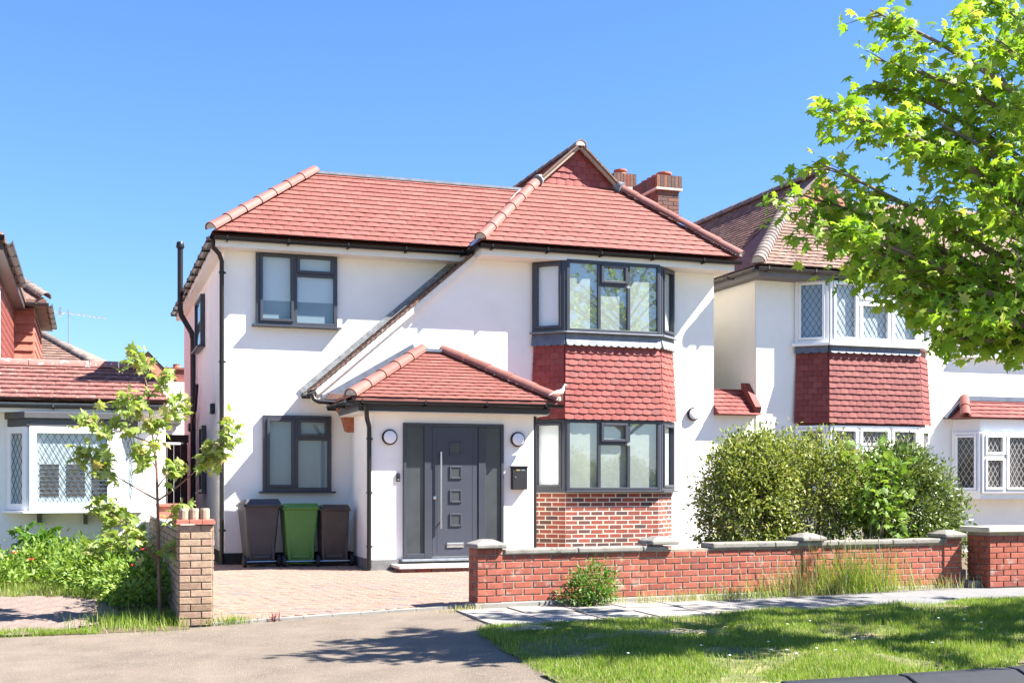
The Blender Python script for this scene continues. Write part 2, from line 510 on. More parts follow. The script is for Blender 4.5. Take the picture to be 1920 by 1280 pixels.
m_leaddark = M('dark_lead', (.12, .14, .18), .5, .2, 7, .2, 60, bdist=.003)
m_anth = M('anthracite_upvc', (.046, .050, .064), .38, .05, 5)
m_door = M('anthracite_door', (.05, .055, .073), .42, .04, 5, .12, 40, bdist=.002)
m_black = M('black_plastic', (.012, .012, .014), .35, .1, 8)
m_blackpaint = M('black_plinth_paint', (.014, .014, .017), .6, .2, 8)
m_greyplinth = M('grey_plinth', (.16, .16, .16), .8, .2, 8, .2, 60)
m_brick = M('red_brick', None, .85, .14, 25, .5, 90, stops=[(0, (.25, .06, .04)), (.4, (.28, .073, .048)), (.55, (.19, .058, .044)), (.72, (.11, .05, .043)), (1, (.08, .048, .046))], bdist=.005)
m_wallbrick = M('garden_wall_brick', None, .85, .2, 14, .5, 90, stops=[(0, (.28, .072, .044)), (.5, (.33, .095, .06)), (1, (.22, .06, .042))], speck=(9, .60, .12, (.32, .22, .18)), bdist=.005)
m_stock = M('yellow_stock_brick', None, .9, .22, 22, .6, 70, stops=[(0, (.30, .205, .135)), (.5, (.37, .26, .18)), (.8, (.33, .205, .15)), (1, (.23, .155, .10))], bdist=.006)
m_chimbrick = M('chimney_brick', None, .9, .25, 20, .5, 90, stops=[(0, (.20, .06, .04)), (.5, (.16, .09, .07)), (.75, (.09, .065, .06)), (1, (.22, .10, .06))], bdist=.005)
m_mortarw = M('pale_mortar', (.60, .54, .45), .95, .12, 30, .4, 120, bdist=.004)
m_mortarg = M('grey_mortar', (.27, .235, .185), .95, .2, 8, .4, 120, speck=(5, .58, .1, (.33, .28, .14)), bdist=.004)
m_coping = M('weathered_coping', (.22, .205, .18), .9, .25, 7, .4, 80, speck=(10, .6, .08, (.12, .115, .10)), bdist=.006)
m_redcop = M('red_creasing_tile', (.42, .14, .10), .8, .15, 12)
m_concrete = M('concrete', (.26, .245, .22), .9, .12, 6, .3, 100, bdist=.004)
m_slab = M('pavement_slab', None, .9, .1, 6, .3, 150, stops=[(0, (.24, .222, .20)), (1, (.28, .26, .235))], bdist=.003)
m_asph = M('worn_beige_asphalt', (.172, .137, .104),   .92, .22, 2.0, 1., 130, speck=(75, .57, .06, (.26, .215, .17)), stain=(2.2, .62, .3, (.145, .118, .09)), bdist=.012)
m_tarmac = M('grey_tarmac', (.17, .165, .165), .92, .12, 4, .6, 220, speck=(160, .6, .05, (.36, .35, .34)), bdist=.005)
m_road = M('road_asphalt', (.21, .195, .18), .9, .15, 3, .6, 200, bdist=.005)
m_paver = M('block_paver', None, .88, .1, 12, .35, 120, stops=[(0, (.25, .155, .118)), (.45, (.28, .18, .138)), (.78, (.25, .165, .132)), (.9, (.19, .15, .135)), (1, (.165, .145, .135))], bdist=.004)
m_sand = M('joint_sand', (.24, .18, .14), .95, .2, 20)
m_soil = M('garden_soil', (.12, .085, .055), .95, .3, 8, .6, 50, bdist=.02)
m_turf = M('turf_soil', (.13, .13, .05), .95, .35, 2.5, .6, 50, speck=(3.2, .55, .12, (.30, .235, .13)), bdist=.02)
m_gravel = M('gravel', (.21, .155, .13), .95, .3, 60, .9, 110, speck=(90, .6, .05, (.38, .32, .29)), bdist=.015)
m_ground = M('far_ground', (.20, .19, .13), .95, .3, .3)
m_pot = M('terracotta', (.42, .14, .08), .8, .15, 12)
m_metal = M('brushed_steel', (.62, .62, .60), .3, .05, 20, metal=1.)
m_lampw = M('opal_diffuser', (.78, .79, .84), .3, .01, 3)
m_blind = M('white_blind', (.60, .66, .68), .9, .03, 4)
m_blindw = M('bright_white_blind', (.85, .87, .88), .9, .02, 4)
m_net = M('net_curtain', (.46, .48, .44), .9, .08, 9)
mat_room = M('dark_room', (.22, .29, .33), .9, .1, 3)
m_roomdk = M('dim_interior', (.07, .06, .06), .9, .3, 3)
m_shut = M('shutter_white', (.6, .68, .70), .6, .05, 4)
m_frost = M('frosted_dark_glass', (.05, .056, .06), .22, .15, 3, spec=.5)
m_glass = glassmat('window_glass')
m_glass2 = glassmat('bay_glass', (.9, .94, .93), .24)
m_bark = M('bark', (.16, .12, .09), .9, .25, 20, .5, 40)
m_twig = M('reddish_twig', (.18, .10, .075), .8, .2, 20)
m_bing = M('green_bin_plastic', (.07, .20, .045), .45, .08, 5, .1, 60)
m_binb = M('black_bin_plastic', (.048, .048, .055), .42, .15, 4, .1, 60)
m_bint = M('brown_grey_bin_plastic', (.05, .045, .044), .4, .2, 4, .1, 60)
m_rubber = M('rubber', (.018, .019, .024), .6, .15, 10)
m_fence = M('dark_wood', (.035, .028, .024), .8, .3, 10)
m_maple = leafmat('maple_leaf', [(0, (.16, .28, .028)), (.4, (.23, .37, .038)), (.75, (.30, .42, .05)), (.93, (.37, .45, .075)), (1, (.40, .37, .11))], trans=.5)
m_sap = leafmat('sapling_leaf', [(0, (.20, .28, .06)), (.5, (.29, .37, .10)), (.85, (.37, .42, .16)), (1, (.38, .30, .15))], trans=.45)
m_shrub = leafmat('shrub_leaf', [(0, (.13, .17, .04)), (.5, (.24, .28, .075)), (.85, (.33, .36, .11)), (1, (.40, .35, .16))], trans=.3)
m_laurel = leafmat('glossy_leaf', [(0, (.07, .115, .027)), (.6, (.14, .19, .05)), (1, (.24, .28, .10))], rough=.3, trans=.2)
m_ivy = leafmat('broad_leaf', [(0, (.06, .15, .02)), (.6, (.11, .22, .03)), (1, (.17, .29, .04))], trans=.35)
m_weed = leafmat('weed_leaf', [(0, (.10, .18, .025)), (.5, (.17, .27, .04)), (1, (.26, .35, .08))], trans=.35)
m_grass = leafmat('grass_blade', [(0, (.12, .20, .022)), (.5, (.18, .28, .03)), (.78, (.24, .33, .045)), (.90, (.34, .34, .12)), (1, (.46, .40, .24))], rough=.5, trans=.4)
m_drygrass = leafmat('dry_grass', [(0, (.20, .26, .05)), (.5, (.36, .34, .14)), (1, (.48, .42, .26))], rough=.6, trans=.35)
m_straw = M('straw', (.42, .36, .26), .9, .2, 30)
m_yellow = M('dandelion_yellow', (.75, .50, .02), .7, .1, 40)
m_petal = M('white_petal', (.8, .8, .8), .7, .05, 40)
m_redfl = M('red_petal', (.45, .02, .02), .6, .1, 40)

# ------------------------------------------------------------------ ground
b = MB(); b.add([(-900, -700, -.45), (900, -700, -.45), (900, 1500, -.45), (-900, 1500, -.45)], [(0, 1, 2, 3)])
b.build('ground', m_ground, kind='structure')
VERGE_L = lambda y: lerp(y, [-11.2, -10.7, -9.3, -8.3, -7.85], [3.25, 3.33, 3.43, 3.5, 3.62])
WALLY = lambda x: -6.30 + (x-4.05)*.064          # front face line of the garden wall
PAVF = lambda x: WALLY(x) - .04                   # far edge of pavement
PAVN = lambda x: lerp(x, [3.4, 6.7, 10.6, 30], [-7.85, -7.63, -7.38, -6.2])
def on_asph(x, y): return (y < (-6.02 if 1.2 < x < 4.0 else -6.2 if x < 4 else PAVF(x)) and (x < VERGE_L(y)+.06 or y > PAVN(x)-.05)) and y > -11.5
sheet('footway', on_asph, -14, 6.8, -11.5, -6.0, .1, m_asph)
sheet('pavement', lambda x, y: PAVN(x)-.06 < y < PAVF(x)+.1, 3.0, 30, -8.2, -4.4, .12, m_tarmac, dz=-.012)
def vbump(x, y): return .018*math.sin(3.1*x+1.3*y) * math.cos(2.3*y-.7*x) + .012*math.sin(7*x)*math.sin(6.1*y)
verge = sheet('verge', lambda x, y: x > VERGE_L(y) and y < PAVN(x) and y > -11.4, 3.2, 24, -11.37, -6.2, .1, m_turf, dz=.012, zf=vbump)
road = sheet('road', None, -60, 60, -19.6, -11.46, 1.5, m_road, dz=-.13)
sheet('far_footway', None, -60, 60, -25, -19.6, 1.5, m_asph, dz=-.05)
# concrete slabs at the left end of the pavement
pav = bpy.data.objects.new('slab_pavement', None); col.objects.link(pav); pav['kind'] = 'structure'
x = 3.78; k = 0
while x < 6.55:
    for j in range(2):
        l = .92 if (k + j) % 2 else .62
    yf = PAVF(x+.3) - .03; yn = PAVN(x+.3) + .02; ym = (yf + yn)/2 + (.12 if k % 2 else -.1)
    for (ya, yb) in ((ym+.008, yf), (yn, ym-.008)):
        w_ = .60
        me = MB(); z0 = gz(x+.3, (ya+yb)/2)
        me.box(x+.006, x+w_-.006, ya, yb, z0-.04, z0+.016 + random.uniform(-.003, .004))
        me.build('paving_slab', m_slab, pav, bevel=.006)
    x += .612; k += 1
# kerb stones and the rubber edging at the roadside
kerb = bpy.data.objects.new('kerb', None); col.objects.link(kerb); kerb['kind'] = 'structure'
for i in range(22):
    x0 = 3.35 + i*.915
    z0 = gz(x0, -11.2); b = MB(); b.box(x0, x0+.905, -11.48, -11.35, z0-.2, z0+.0 + .012)
    b.build('kerb_stone', m_concrete, kerb, bevel=.012)
for i in range(3):
    x0 = 4.78 + i*1.02
    r = thing('kerb_ramp', 'black rubber ramp block laid against the kerb by the grass verge', 'kerb ramp', (x0, -11.4, gz(x0, -11.2)-.13), 'rubber ramp blocks along the kerb')
    pr = [(-11.41, gz(x0, -11.2)-.128), (-11.9, gz(x0, -11.2)-.128), (-11.9, gz(x0, -11.2)-.10), (-11.61, gz(x0, -11.2)+.005), (-11.54, gz(x0, -11.2)+.028), (-11.41, gz(x0, -11.2)+.028)]
    b = MB(); b.prism(pr, 'x', x0, x0+1.0); b.build('ramp_body', m_rubber, r, bevel=.02)

# driveway with block pavers
drive = sheet('driveway', lambda x, y: x < 4.06 or y > -6.2, 1.15, 6.9, -6.12, .62, .15, m_sand, dz=.008)
b = MB()
for i in range(9): x0 = 1.24 + i*.31; b.obox((x0, -6.16, gz(x0+.15, -6.12)-.1), (1, 0, (gz(x0+.31, -6.1)-gz(x0, -6.1))/.31), (0, 1, 0), (0, 0, 1), (0, .305), (0, .1), (0, .122))
b.build('edging_strip', m_concrete, drive)
pv = {}
def paver_mesh():
    mb = MB(); a, c, h, e = .0975, .0475, .05, .006
    mb.add([(-a,-c,-h),(a,-c,-h),(a,c,-h),(-a,c,-h),(-a,-c,-e),(a,-c,-e),(a,c,-e),(-a,c,-e),(-a+e,-c+e,0),(a-e,-c+e,0),(a-e,c-e,0),(-a+e,c-e,0)],
           [(0,1,5,4),(1,2,6,5),(2,3,7,6),(3,0,4,7),(4,5,9,8),(5,6,10,9),(6,7,11,10),(7,4,8,11),(8,9,10,11)])
    return mb
pm_ = paver_mesh(); pme = pm_.mesh('paver')
ang = R(-38); ca, sa = math.cos(ang), math.sin(ang)
cand = []
for r in range(-90, 90):
    for c in range(-50, 50):
        lx, ly = c*.2 + (.1 if r % 2 else 0), r*.1
        x, y = 3.5 + lx*ca - ly*sa, -3 + lx*sa + ly*ca
        if 1.24 < x < 6.8 and -5.98 < y < .55 and not (x > 3.9 and y > -1.25) and not (x > 4.0 and y < -6.1): cand.append((y, x))
cand.sort()
fld = MB()
for i, (y, x) in enumerate(cand):
    z = gz(x, y) + .02 + random.uniform(-.0025, .0025)
    s = (gz(x, y+.1) - gz(x, y-.1))/.2
    if i < 300:
        o = place('paver', pme, m_paver, drive, (x, y, z)); o.rotation_euler = (math.atan(s), random.uniform(-.008, .008), ang)
    else:
        n0 = len(fld.v)
        fld.add([(x + a*ca - c*sa, y + a*sa + c*ca, z + h + s*(a*sa + c*ca)) for a, c, h in pm_.v], pm_.f, random.random())
fld.build('paver_field', m_paver, drive, kind='stuff')
# gardens
sheet('front_garden', lambda x, y: y > WALLY(x) + .2, 6.3, 26, -6.2, .0, .3, m_soil, dz=.008)
sheet('left_garden', None, -14, .98, -6.3, .62, .3, m_soil, dz=.004)
sheet('gravel_patch', lambda x, y: ((x+.75)/1.05)**2 + ((y+4.75)/1.55)**2 < 1 or (x < -.7 and -6.0 < y < -3.2), -6, .5, -6.3, -3.0, .1, m_gravel, dz=.02, zf=lambda x, y: .01*math.sin(17*x)*math.sin(13*y))

# ------------------------------------------------------------------ main house
house = thing('white_house', 'white rendered detached house with new red tiled roof and dark grey windows', 'house', (6.2, 3, 0))
b = MB(); b.box(2.03, 10.4, .62, 9.3, 0, 5.12); b.build('wall', m_render, house)
b = MB(); b.prism([(4.05, 0), (10.4, 0), (10.4, 5.12), (6.02, 5.12), (6.0, 5.04), (3.42, 2.80), (3.44, 2.72), (3.75, 2.60), (4.05, 2.58)], 'y', 0, .619); b.build('wing_wall', m_render, house)
b = MB(); b.box(2.015, 4.06, .60, .619, 0, .2); b.box(2.0, 2.029, .6, 9.3, 0, .2); b.box(4.03, 4.049, -.0, .6, 0, .2); b.build('plinth', m_blackpaint, house)
b = MB(); b.box(3.965, 6.565, -1.318, 0.0, 0, .165); b.build('porch_plinth', m_greyplinth, house)
b = MB(); b.box(3.98, 6.55, -1.3, -.001, .165, 2.43); b.build('porch_wall', m_render, house)
# eaves: soffit boxes, gutters, brackets
EZ = 5.2
b = MB(); b.box(1.86, 6.0, .27, .62, 4.99, 5.12); b.box(1.86, 2.03, .62, 9.45, 4.99, 5.12); b.build('soffit', m_soffit, house)
b = MB(); b.box(5.98, 10.57, -.43, -.001, 4.985, 5.125); b.box(10.4, 10.57, 0, 9.3, 4.985, 5.125); b.build('soffit', m_soffit, house)
def gutter(parent, A, B, r=.058, br=.95, mat=None):
    b = MB(); b.halftube(A, B, r, r, (0, 0, -1), th=.006, n=8); b.build('gutter', mat or m_black, parent, smooth=True)
    A, B = Vector(A), Vector(B); n = int((B-A).length/br); d = (B-A).normalized(); sd = d.cross(Vector((0, 0, 1)))
    for i in range(n+1):
        b = MB(); p = A + d*(.2 + i*br)
        b.obox(p, d, sd, (0, 0, 1), (-.012, .012), (-.068, .068), (-.075, -.045))
        b.obox(p, d, sd, (0, 0, 1), (-.012, .012), (-.068, -.058), (-.07, .015)); b.obox(p, d, sd, (0, 0, 1), (-.012, .012), (.058, .068), (-.07, .015))
        b.build('gutter_bracket', mat or m_black, parent)
gutter(house, (1.83, .205, 5.135), (5.93, .205, 5.135))
gutter(house, (5.93, -.49, 5.135), (10.66, -.49, 5.135))
gutter(house, (5.93, .23, 5.135), (5.93, -.5, 5.135), br=2)
gutter(house, (1.80, .2, 5.135), (1.80, 9.4, 5.135), br=.8)
# roof bodies
def solid(name, parts, mat, parent):
    b = MB()
    for pts in parts: b.add(pts, [tuple(range(len(pts)))])
    return b.build(name, mat, parent)
roofL = solid('roof', [[(1.8,.16,5.2),(8,.16,5.2),(8,1.9,6.66),(3.69,1.9,6.66)], [(3.69,1.9,6.66),(8,1.9,6.66),(8,8,6.66),(3.69,8,6.66)],
    [(1.8,.16,5.2),(3.69,1.9,6.66),(3.69,8,6.66),(1.8,9.6,5.2)], [(1.8,9.6,5.2),(3.69,8,6.66),(8,8,6.66),(8,9.6,5.2)], [(1.8,.16,5.17),(1.8,9.6,5.17),(8,9.6,5.17),(8,.16,5.17)]], m_tile, house)
XC, XL, XR, WY, AP = 8.285, 5.95, 10.62, -.5, 7.32
SL = (AP-5.2)/(XC-XL)
GB = 6.64; gx = (GB-5.2)/SL; GY = 1.15
roofW = solid('roof', [[(XL,WY,5.2),(XR,WY,5.2),(XR-gx,GY,GB),(XL+gx,GY,GB)],
    [(XL,WY,5.2),(XL+gx,GY,GB),(XC,GY,AP),(XC,9.3,AP),(XL,9.3,5.2)], [(XR,WY,5.2),(XR,9.3,5.2),(XC,9.3,AP),(XC,GY,AP),(XR-gx,GY,GB)],
    [(XL,WY,5.17),(XL,9.3,5.17),(XR,9.3,5.17),(XR,WY,5.17)]], m_tile, house)
sl_f = math.hypot(1.74, 1.46)
tile_plane(roofL, (1.8, .16, 5.2), (1, 0, 0), (0, 1.74, 1.46), [(0.02, 0), (4.12, 0), (5.68, sl_f), (1.89, sl_f)], m_tile, maxobj=125)
wf = math.hypot(GY-WY, GB-5.2)
tile_plane(roofW, (XL, WY, 5.2), (1, 0, 0), (0, GY-WY, GB-5.2), [(0, 0), (XR-XL, 0), (XR-XL-gx, wf), (gx, wf)], m_tile, maxobj=110)
ls = math.hypot(XC-XL, AP-5.2)
gl = gx/(XC-XL)*ls
tile_plane(roofW, (XL, WY, 5.2), (0, -1, 0), (XC-XL, 0, AP-5.2), [(0, 0), (-3.3, 0), (-3.3, ls), (WY-GY, ls), (WY-GY, gl)], m_tile)
hip_run(roofL, (1.79, .15, 5.235), (3.69, 1.9, 6.70), m_hip, m_mortar, r=.098)
hip_run(roofW, (XL-.01, WY-.01, 5.235), (XL+gx, GY, GB+.035), m_hip, m_mortar, r=.098)
hip_run(roofW, (XR+.01, WY-.01, 5.235), (XR-gx, GY, GB+.035), m_hip, m_mortar, r=.098)
hip_run(roofW, (XC, GY-.16, AP+.0), (XC, 9.3, AP+.0), m_hip2, m_mortar, r=.10, name='ridge_tile')
b = MB(); b.box(3.6, 7.5, 1.84, 2.02, 6.655, 6.70); b.build('lead_ridge', m_lead, roofL)
for (xa, xb) in ((XL+gx+.03, XL+gx-.07), (XR-gx-.03, XR-gx+.07)):
    b = MB(); b.tube([(xa, GY-.02, GB+.06), (xb, GY-.13, GB-.01)], [.085, .105], 10); b.build('lead_saddle', m_lead, roofW, smooth=True)
# valley lead between the two roofs
b = MB(); b.add([(5.93, .12, 5.225), (6.06, .10, 5.24), (7.62, 1.85, 6.73), (7.46, 1.9, 6.70)], [(0, 1, 2, 3)]); b.build('valley_lining', m_soffit, roofL)
# gablet
b = MB(); b.prism([(XL+gx+.02, GB), (XR-gx-.02, GB), (XC, AP-.03)], 'y', GY, GY+.04); gab = b.build('gablet', m_hang, roofW)
gp = [(0, 0), (2*(XC-XL-gx), 0), (XC-XL-gx, AP-GB)]
tile_plane(house, (XL+gx, GY-.012, GB), (1, 0, 0), (0, .02, 1), gp, m_hang, w=.165, gauge=.115, lap=.03, lift=.02, th=.012, name='gablet_tile', maxobj=60, field='gablet_tile_field', round_=True)
for s in (-1, 1):
    b = MB(); d = Vector((s*(XC-XL-gx+.1), 0, -(AP-GB)-.09)); Lb = d.length; d.normalize(); n_ = Vector((s*-d.z*s, 0, d.x*s)) if False else Vector((-d.z*s, 0, d.x*s))
    b.obox((XC, GY, AP+.03), d, Vector((0, -1, 0)), n_*1, (0, Lb), (.07, .12), (-.05, .0)); b.build('bargeboard', M('weathered_bargeboard', (.36, .29, .22), .8, .1, 9) if s < 0 else bpy.data.materials['weathered_bargeboard'], roofW)
    b = MB(); b.obox((XC, GY, AP+.035), d, Vector((0, -1, 0)), n_, (0, Lb), (-.02, .17), (.0, .028)); b.build('verge_tile', m_oldtile, roofW)
# catslide verge
cat0, cat1 = Vector((5.98, 0, 5.06)), Vector((3.34, 0, 2.765))
cd = (cat0-cat1).normalized(); cn = Vector((-cd.z, 0, cd.x)); cl = (cat0-cat1).length
b = MB(); b.obox(cat1, (0, -1, 0), cd, cn, (-.615, .09), (0, cl), (-.09, .0)); cats = b.build('catslide_roof', m_soffit, house)
tile_plane(cats, cat1 + Vector((0, .61, 0)) + cn*.012, (0, -1, 0), cd, [(0, -.03), (.735, -.03), (.735, cl-.05), (0, cl-.05)], m_oldtile, w=.18, gauge=.105, lap=.04, lift=.026, th=.014, name='verge_tile', maxobj=100, field='catslide_tile_field')
b = MB(); b.obox(cat1 + Vector((0, .612, 0)), (0, -1, 0), cd, cn, (0, .022), (-.06, cl-.02), (.0, .13)); b.obox(cat1 + Vector((0, .612, 0)), (0, -1, 0), cd, cn, (0.02, .10), (-.06, cl-.02), (.045, .056)); b.build('lead_flashing', m_leadlight, house)
gutter(house, (3.29, .6, 2.74), (3.29, -.13, 2.74), br=.5)
b = MB(); b.tube([(3.30, -.1, 2.70), (3.33, -.11, 2.62), (3.40, -.12, 2.585), (3.86, -.13, 2.565)], .036, 10); b.build('drain_pipe', m_black, house, smooth=True)
b = MB(); b.box(3.36, 4.05, .02, .3, 2.60, 2.74); b.build('eave_soffit', m_soffit, house)
b = MB()
for i in range(3): b.box(3.52+i*.03, 4.04, -.03, .05, 2.635+i*.032, 2.662+i*.032)
b.build('tile_creasing', m_oldtile, house)
prof = [(4.052, 2.56), (3.60, 2.56), (3.68, 2.52), (3.76, 2.44), (3.82, 2.33), (3.85, 2.22), (3.87, 2.14), (3.92, 2.12), (4.052, 2.12)]
b = MB(); b.prism(prof, 'y', -.02, .21); b.build('brick_corbel', M('orange_corbel_brick', (.36, .13, .07), .9, .2, 16, .4, 60), house)
# bay
bayA, bayB, bayC, bayD = (7.02, 0), (7.45, -.38), (9.15, -.38), (9.58, 0)
def bay_prism(pts, z0, z1, mat, name, parent, inset=0.):
    b = MB(); b.prism(pts, 'z', z0, z1); return b.build(name, mat, parent)
ins = lambda pts, e: [(pts[0][0]+e*1.3, -.001), (pts[1][0]+e*.5, pts[1][1]+e), (pts[2][0]-e*.5, pts[2][1]+e), (pts[3][0]-e*1.3, -.001)]
BP = [bayA, bayB, bayC, bayD]
bbase = bay_prism(ins(BP, .003), 0, 1.155, m_mortarw, 'bay_base', house)
bmid = bay_prism(BP, 2.37, 3.79, m_hang, 'bay_apron', house)
bay_prism(ins(BP, .004), 5.0, 5.1, m_soffit, 'bay_head', house)
bay_prism(ins(BP, .15), 1.15, 2.37, m_blindw, 'bay_lining', house); bay_prism(ins(BP, .15), 3.79, 5.0, m_blindw, 'bay_lining', house)
ul, ur = Vector((.43, -.38, 0)).normalized(), Vector((.43, .38, 0)).normalized(); sw = math.hypot(.43, .38)
brick_face(bbase, (7.45, -.372, 0.02), (1, 0, 0), (0, -1, 0), 1.70, 15, m_brick, depth=.014, j=.012, bh=.063)
brick_face(bbase, (7.02, .008, 0.02), ul, (ul.y, -ul.x, 0), sw, 15, m_brick, start=1, depth=.014, j=.012, bh=.063)
brick_face(bbase, (9.15, -.372, 0.02), ur, (ur.y, -ur.x, 0), sw, 15, m_brick, start=1, depth=.014, j=.012, bh=.063)
tilt = Vector((0, .045, 1))
tile_plane(bmid, (7.45, -.45, 2.375), (1, 0, 0), tilt, [(-.045, 0), (1.745, 0), (1.71, 1.25), (-.01, 1.25)], m_hang, w=.165, gauge=.1, lap=.03, lift=.020, th=.013, name='hanging_tile', maxobj=130, field='hanging_tile_field', round_=True)
for (p, u_) in (((6.965, -.035), ul), ((9.185, -.45), ur)):
    n_ = Vector((u_.y, -u_.x, 0))
    tile_plane(bmid, (p[0], p[1], 2.375), u_, Vector((0, 0, 1)) - n_*.045, [(0, 0), (sw+.03, 0), (sw+.0, 1.25), (0.03, 1.25)], m_hang, w=.165, gauge=.1, lap=.03, lift=.020, th=.013, name='hanging_tile', maxobj=48, field='hanging_tile_field', round_=True)
# lead apron with scalloped lower edge
def apron(O, U, w, zt, h, mat, parent, n_):
    b = MB(); O, U = Vector(O), Vector(U).normalized(); N = Vector((U.y, -U.x, 0)); st = w/n_
    for i in range(n_):
        pts = []
        for k in range(7): a = math.pi*k/6; pts.append((st*(i+.5) - st/2*math.cos(a), -h - .035*math.sin(a)))
        poly = [(st*i, 0)] + pts + [(st*(i+1), 0)]
        vs = [O + U*p[0] + Vector((0, 0, zt+p[1])) + N*(.012 + .05*(-p[1])/h) for p in poly] + [O + U*p[0] + Vector((0, 0, zt+p[1])) - N*.01 for p in poly]
        m = len(poly); b.add(vs, [tuple(range(m))[::-1]] + [(j, (j+1) % m, m+(j+1) % m, m+j) for j in range(m)])
    b.build('lead_apron', mat, parent)
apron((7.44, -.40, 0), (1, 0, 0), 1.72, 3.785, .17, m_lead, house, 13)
apron((7.0, -.01, 0), ul, sw+.02, 3.785, .17, m_leaddark, house, 5)  # left facet in dark lead, its shade put into the colour
apron((9.165, -.40, 0), ur, sw+.02, 3.785, .17, m_leadlight, house, 5)  # right facet in pale lead, the sunlight put into the colour
cells_bay = lambda h: [(.055, .555, .055, h-.055, 0), (.61, 1.09, .055, h-.42, 0), (.61, 1.09, h-.365, h-.055, 1), (1.145, 1.645, .055, h-.055, 0)]
for z0, h in ((3.815, 1.19), (1.185, 1.18)):
    sl_ = (.03, .03, .11, .025, m_anth if z0 < 2 else m_lead)
    window(house, (7.45, -.38, z0), (1, 0, 0), 1.70, h, cells_bay(h), m_anth, m_glass2, m_net, sill=sl_)
    window(house, (7.02, 0, z0), ul, sw, h, [(.055, sw-.055, .055, h-.055, 1)], m_anth, m_glass, m_blindw, sill=sl_)
    window(house, (9.15, -.38, z0), ur, sw, h, [(.055, sw-.055, .055, h-.055, 1)], m_anth, m_glass, m_net, sill=sl_)
    for c in (bayB, bayC):
        b = MB(); b.tube([(c[0], c[1], z0), (c[0], c[1], z0+h)], .05, 8); b.build('corner_post', m_anth, house)
# flat windows on the left part
def casement(O, w, h, blind_room_back, bh):
    return window(house, O, (1, 0, 0), w, h, [(.06, w*.455, .06, h-.06, 1), (w*.455+.055, w-.06, .06, h-.40, 0), (w*.455+.055, w-.06, h-.345, h-.06, 1)], m_anth, m_glass, blind_room_back, t=.06, sill=(.06, .06, .13, .03, m_anth), blind_h=bh)
casement((2.518, .598, 3.835), 1.306, 1.2, M('pale_blue_blind', (.55, .63, .67), .9, .03, 4), .80)
casement((2.627, .598, 1.18), 1.10, 1.22, M('grey_green_blind', (.24, .31, .33), .9, .03, 4), None)
# side wall windows, lamp boxes, pipes
for (y1, z0, w, h) in ((5.35, 3.86, 1.35, .95), (4.4, 1.15, .7, 1.22), (9.2, 1.05, .8, 1.2)):
    window(house, (2.003, y1, z0), (0, -1, 0), w, h, [(.06, w-.06, .06, h-.06, 0)], m_anth, m_glass, mat_room, sill=(.05, .05, .12, .03, m_anth))
b = MB(); b.tube([(1.82, .33, 5.10), (1.84, .36, 4.98), (1.93, .42, 4.90), (1.975, .47, 4.80), (1.975, .47, .05)], .037, 10); b.build('downpipe', m_black, house, smooth=True)
b = MB()
for z in (4.6, 3.2, 1.75, .55): b.tube([(1.975, .47, z), (1.975, .47, z+.035)], .046, 10); b.box(1.96, 2.04, .46, .48, z, z+.03)
b.build('pipe_clip', m_black, house)
b = MB(); b.tube([(1.72, 6.0, 4.75), (1.72, 6.0, 6.0)], .055, 10); b.tube([(1.72, 6.0, 5.99), (1.72, 6.0, 6.02), (1.72, 6.0, 6.10), (1.72, 6.0, 6.12)], [.075, .085, .07, .06], 10)
b.tube([(1.72, 6.0, 4.8), (1.74, 5.98, 4.66), (1.93, 5.85, 4.30), (1.955, 5.83, 4.15), (1.955, 5.83, .1)], .055, 10); b.build('vent_pipe', m_black, house, smooth=True)
b = MB(); b.tube([(1.95, 5.83, 2.35), (1.93, 5.5, 2.6), (1.95, 5.2, 2.75), (1.96, 4.9, 3.2)], .03, 8); b.build('waste_pipe', m_black, house, smooth=True)
# chimney
ch = MB(); ch.box(10.460, 10.900, 2.36, 3.36, 0, 7.05); chim = ch.build('chimney', m_mortarg, house)
brick_face(chim, (10.450, 2.36, 5.45), (1, 0, 0), (0, -1, 0), .46, 21, m_chimbrick, depth=.02)
fb = MB(); brick_face(chim, (10.460, 3.37, 5.45), (0, -1, 0), (-1, 0, 0), 1.01, 21, m_chimbrick, field=fb); fb.build('brickwork', m_chimbrick, chim, kind='stuff')
b = MB(); b.box(10.400, 10.960, 2.30, 3.42, 7.02, 7.06); b.build('drip_course', m_mortarw, chim)
b = MB()
for i in range(7): b.box(10.410+i*.078, 10.480+i*.078, 2.30, 2.40, 7.06, 7.30, .2+.8*random.random())
for i in range(14): b.box(10.400, 10.460, 2.41+i*.072, 2.475+i*.072, 7.06, 7.30, .2+.8*random.random())
b.box(10.430, 10.940, 2.35, 3.4, 7.06, 7.29); b.build('soldier_course', m_chimbrick, chim)
for yy in (2.55, 2.78, 3.0, 3.24):
    b = MB(); b.lathe((10.680, yy, 7.28), [(.14, 0), (.13, .03), (.12, .08), (.15, .09), (.15, .12), (.12, .13), (.11, .02)], 16); b.build('chimney_pot', m_pot, chim, smooth=True)

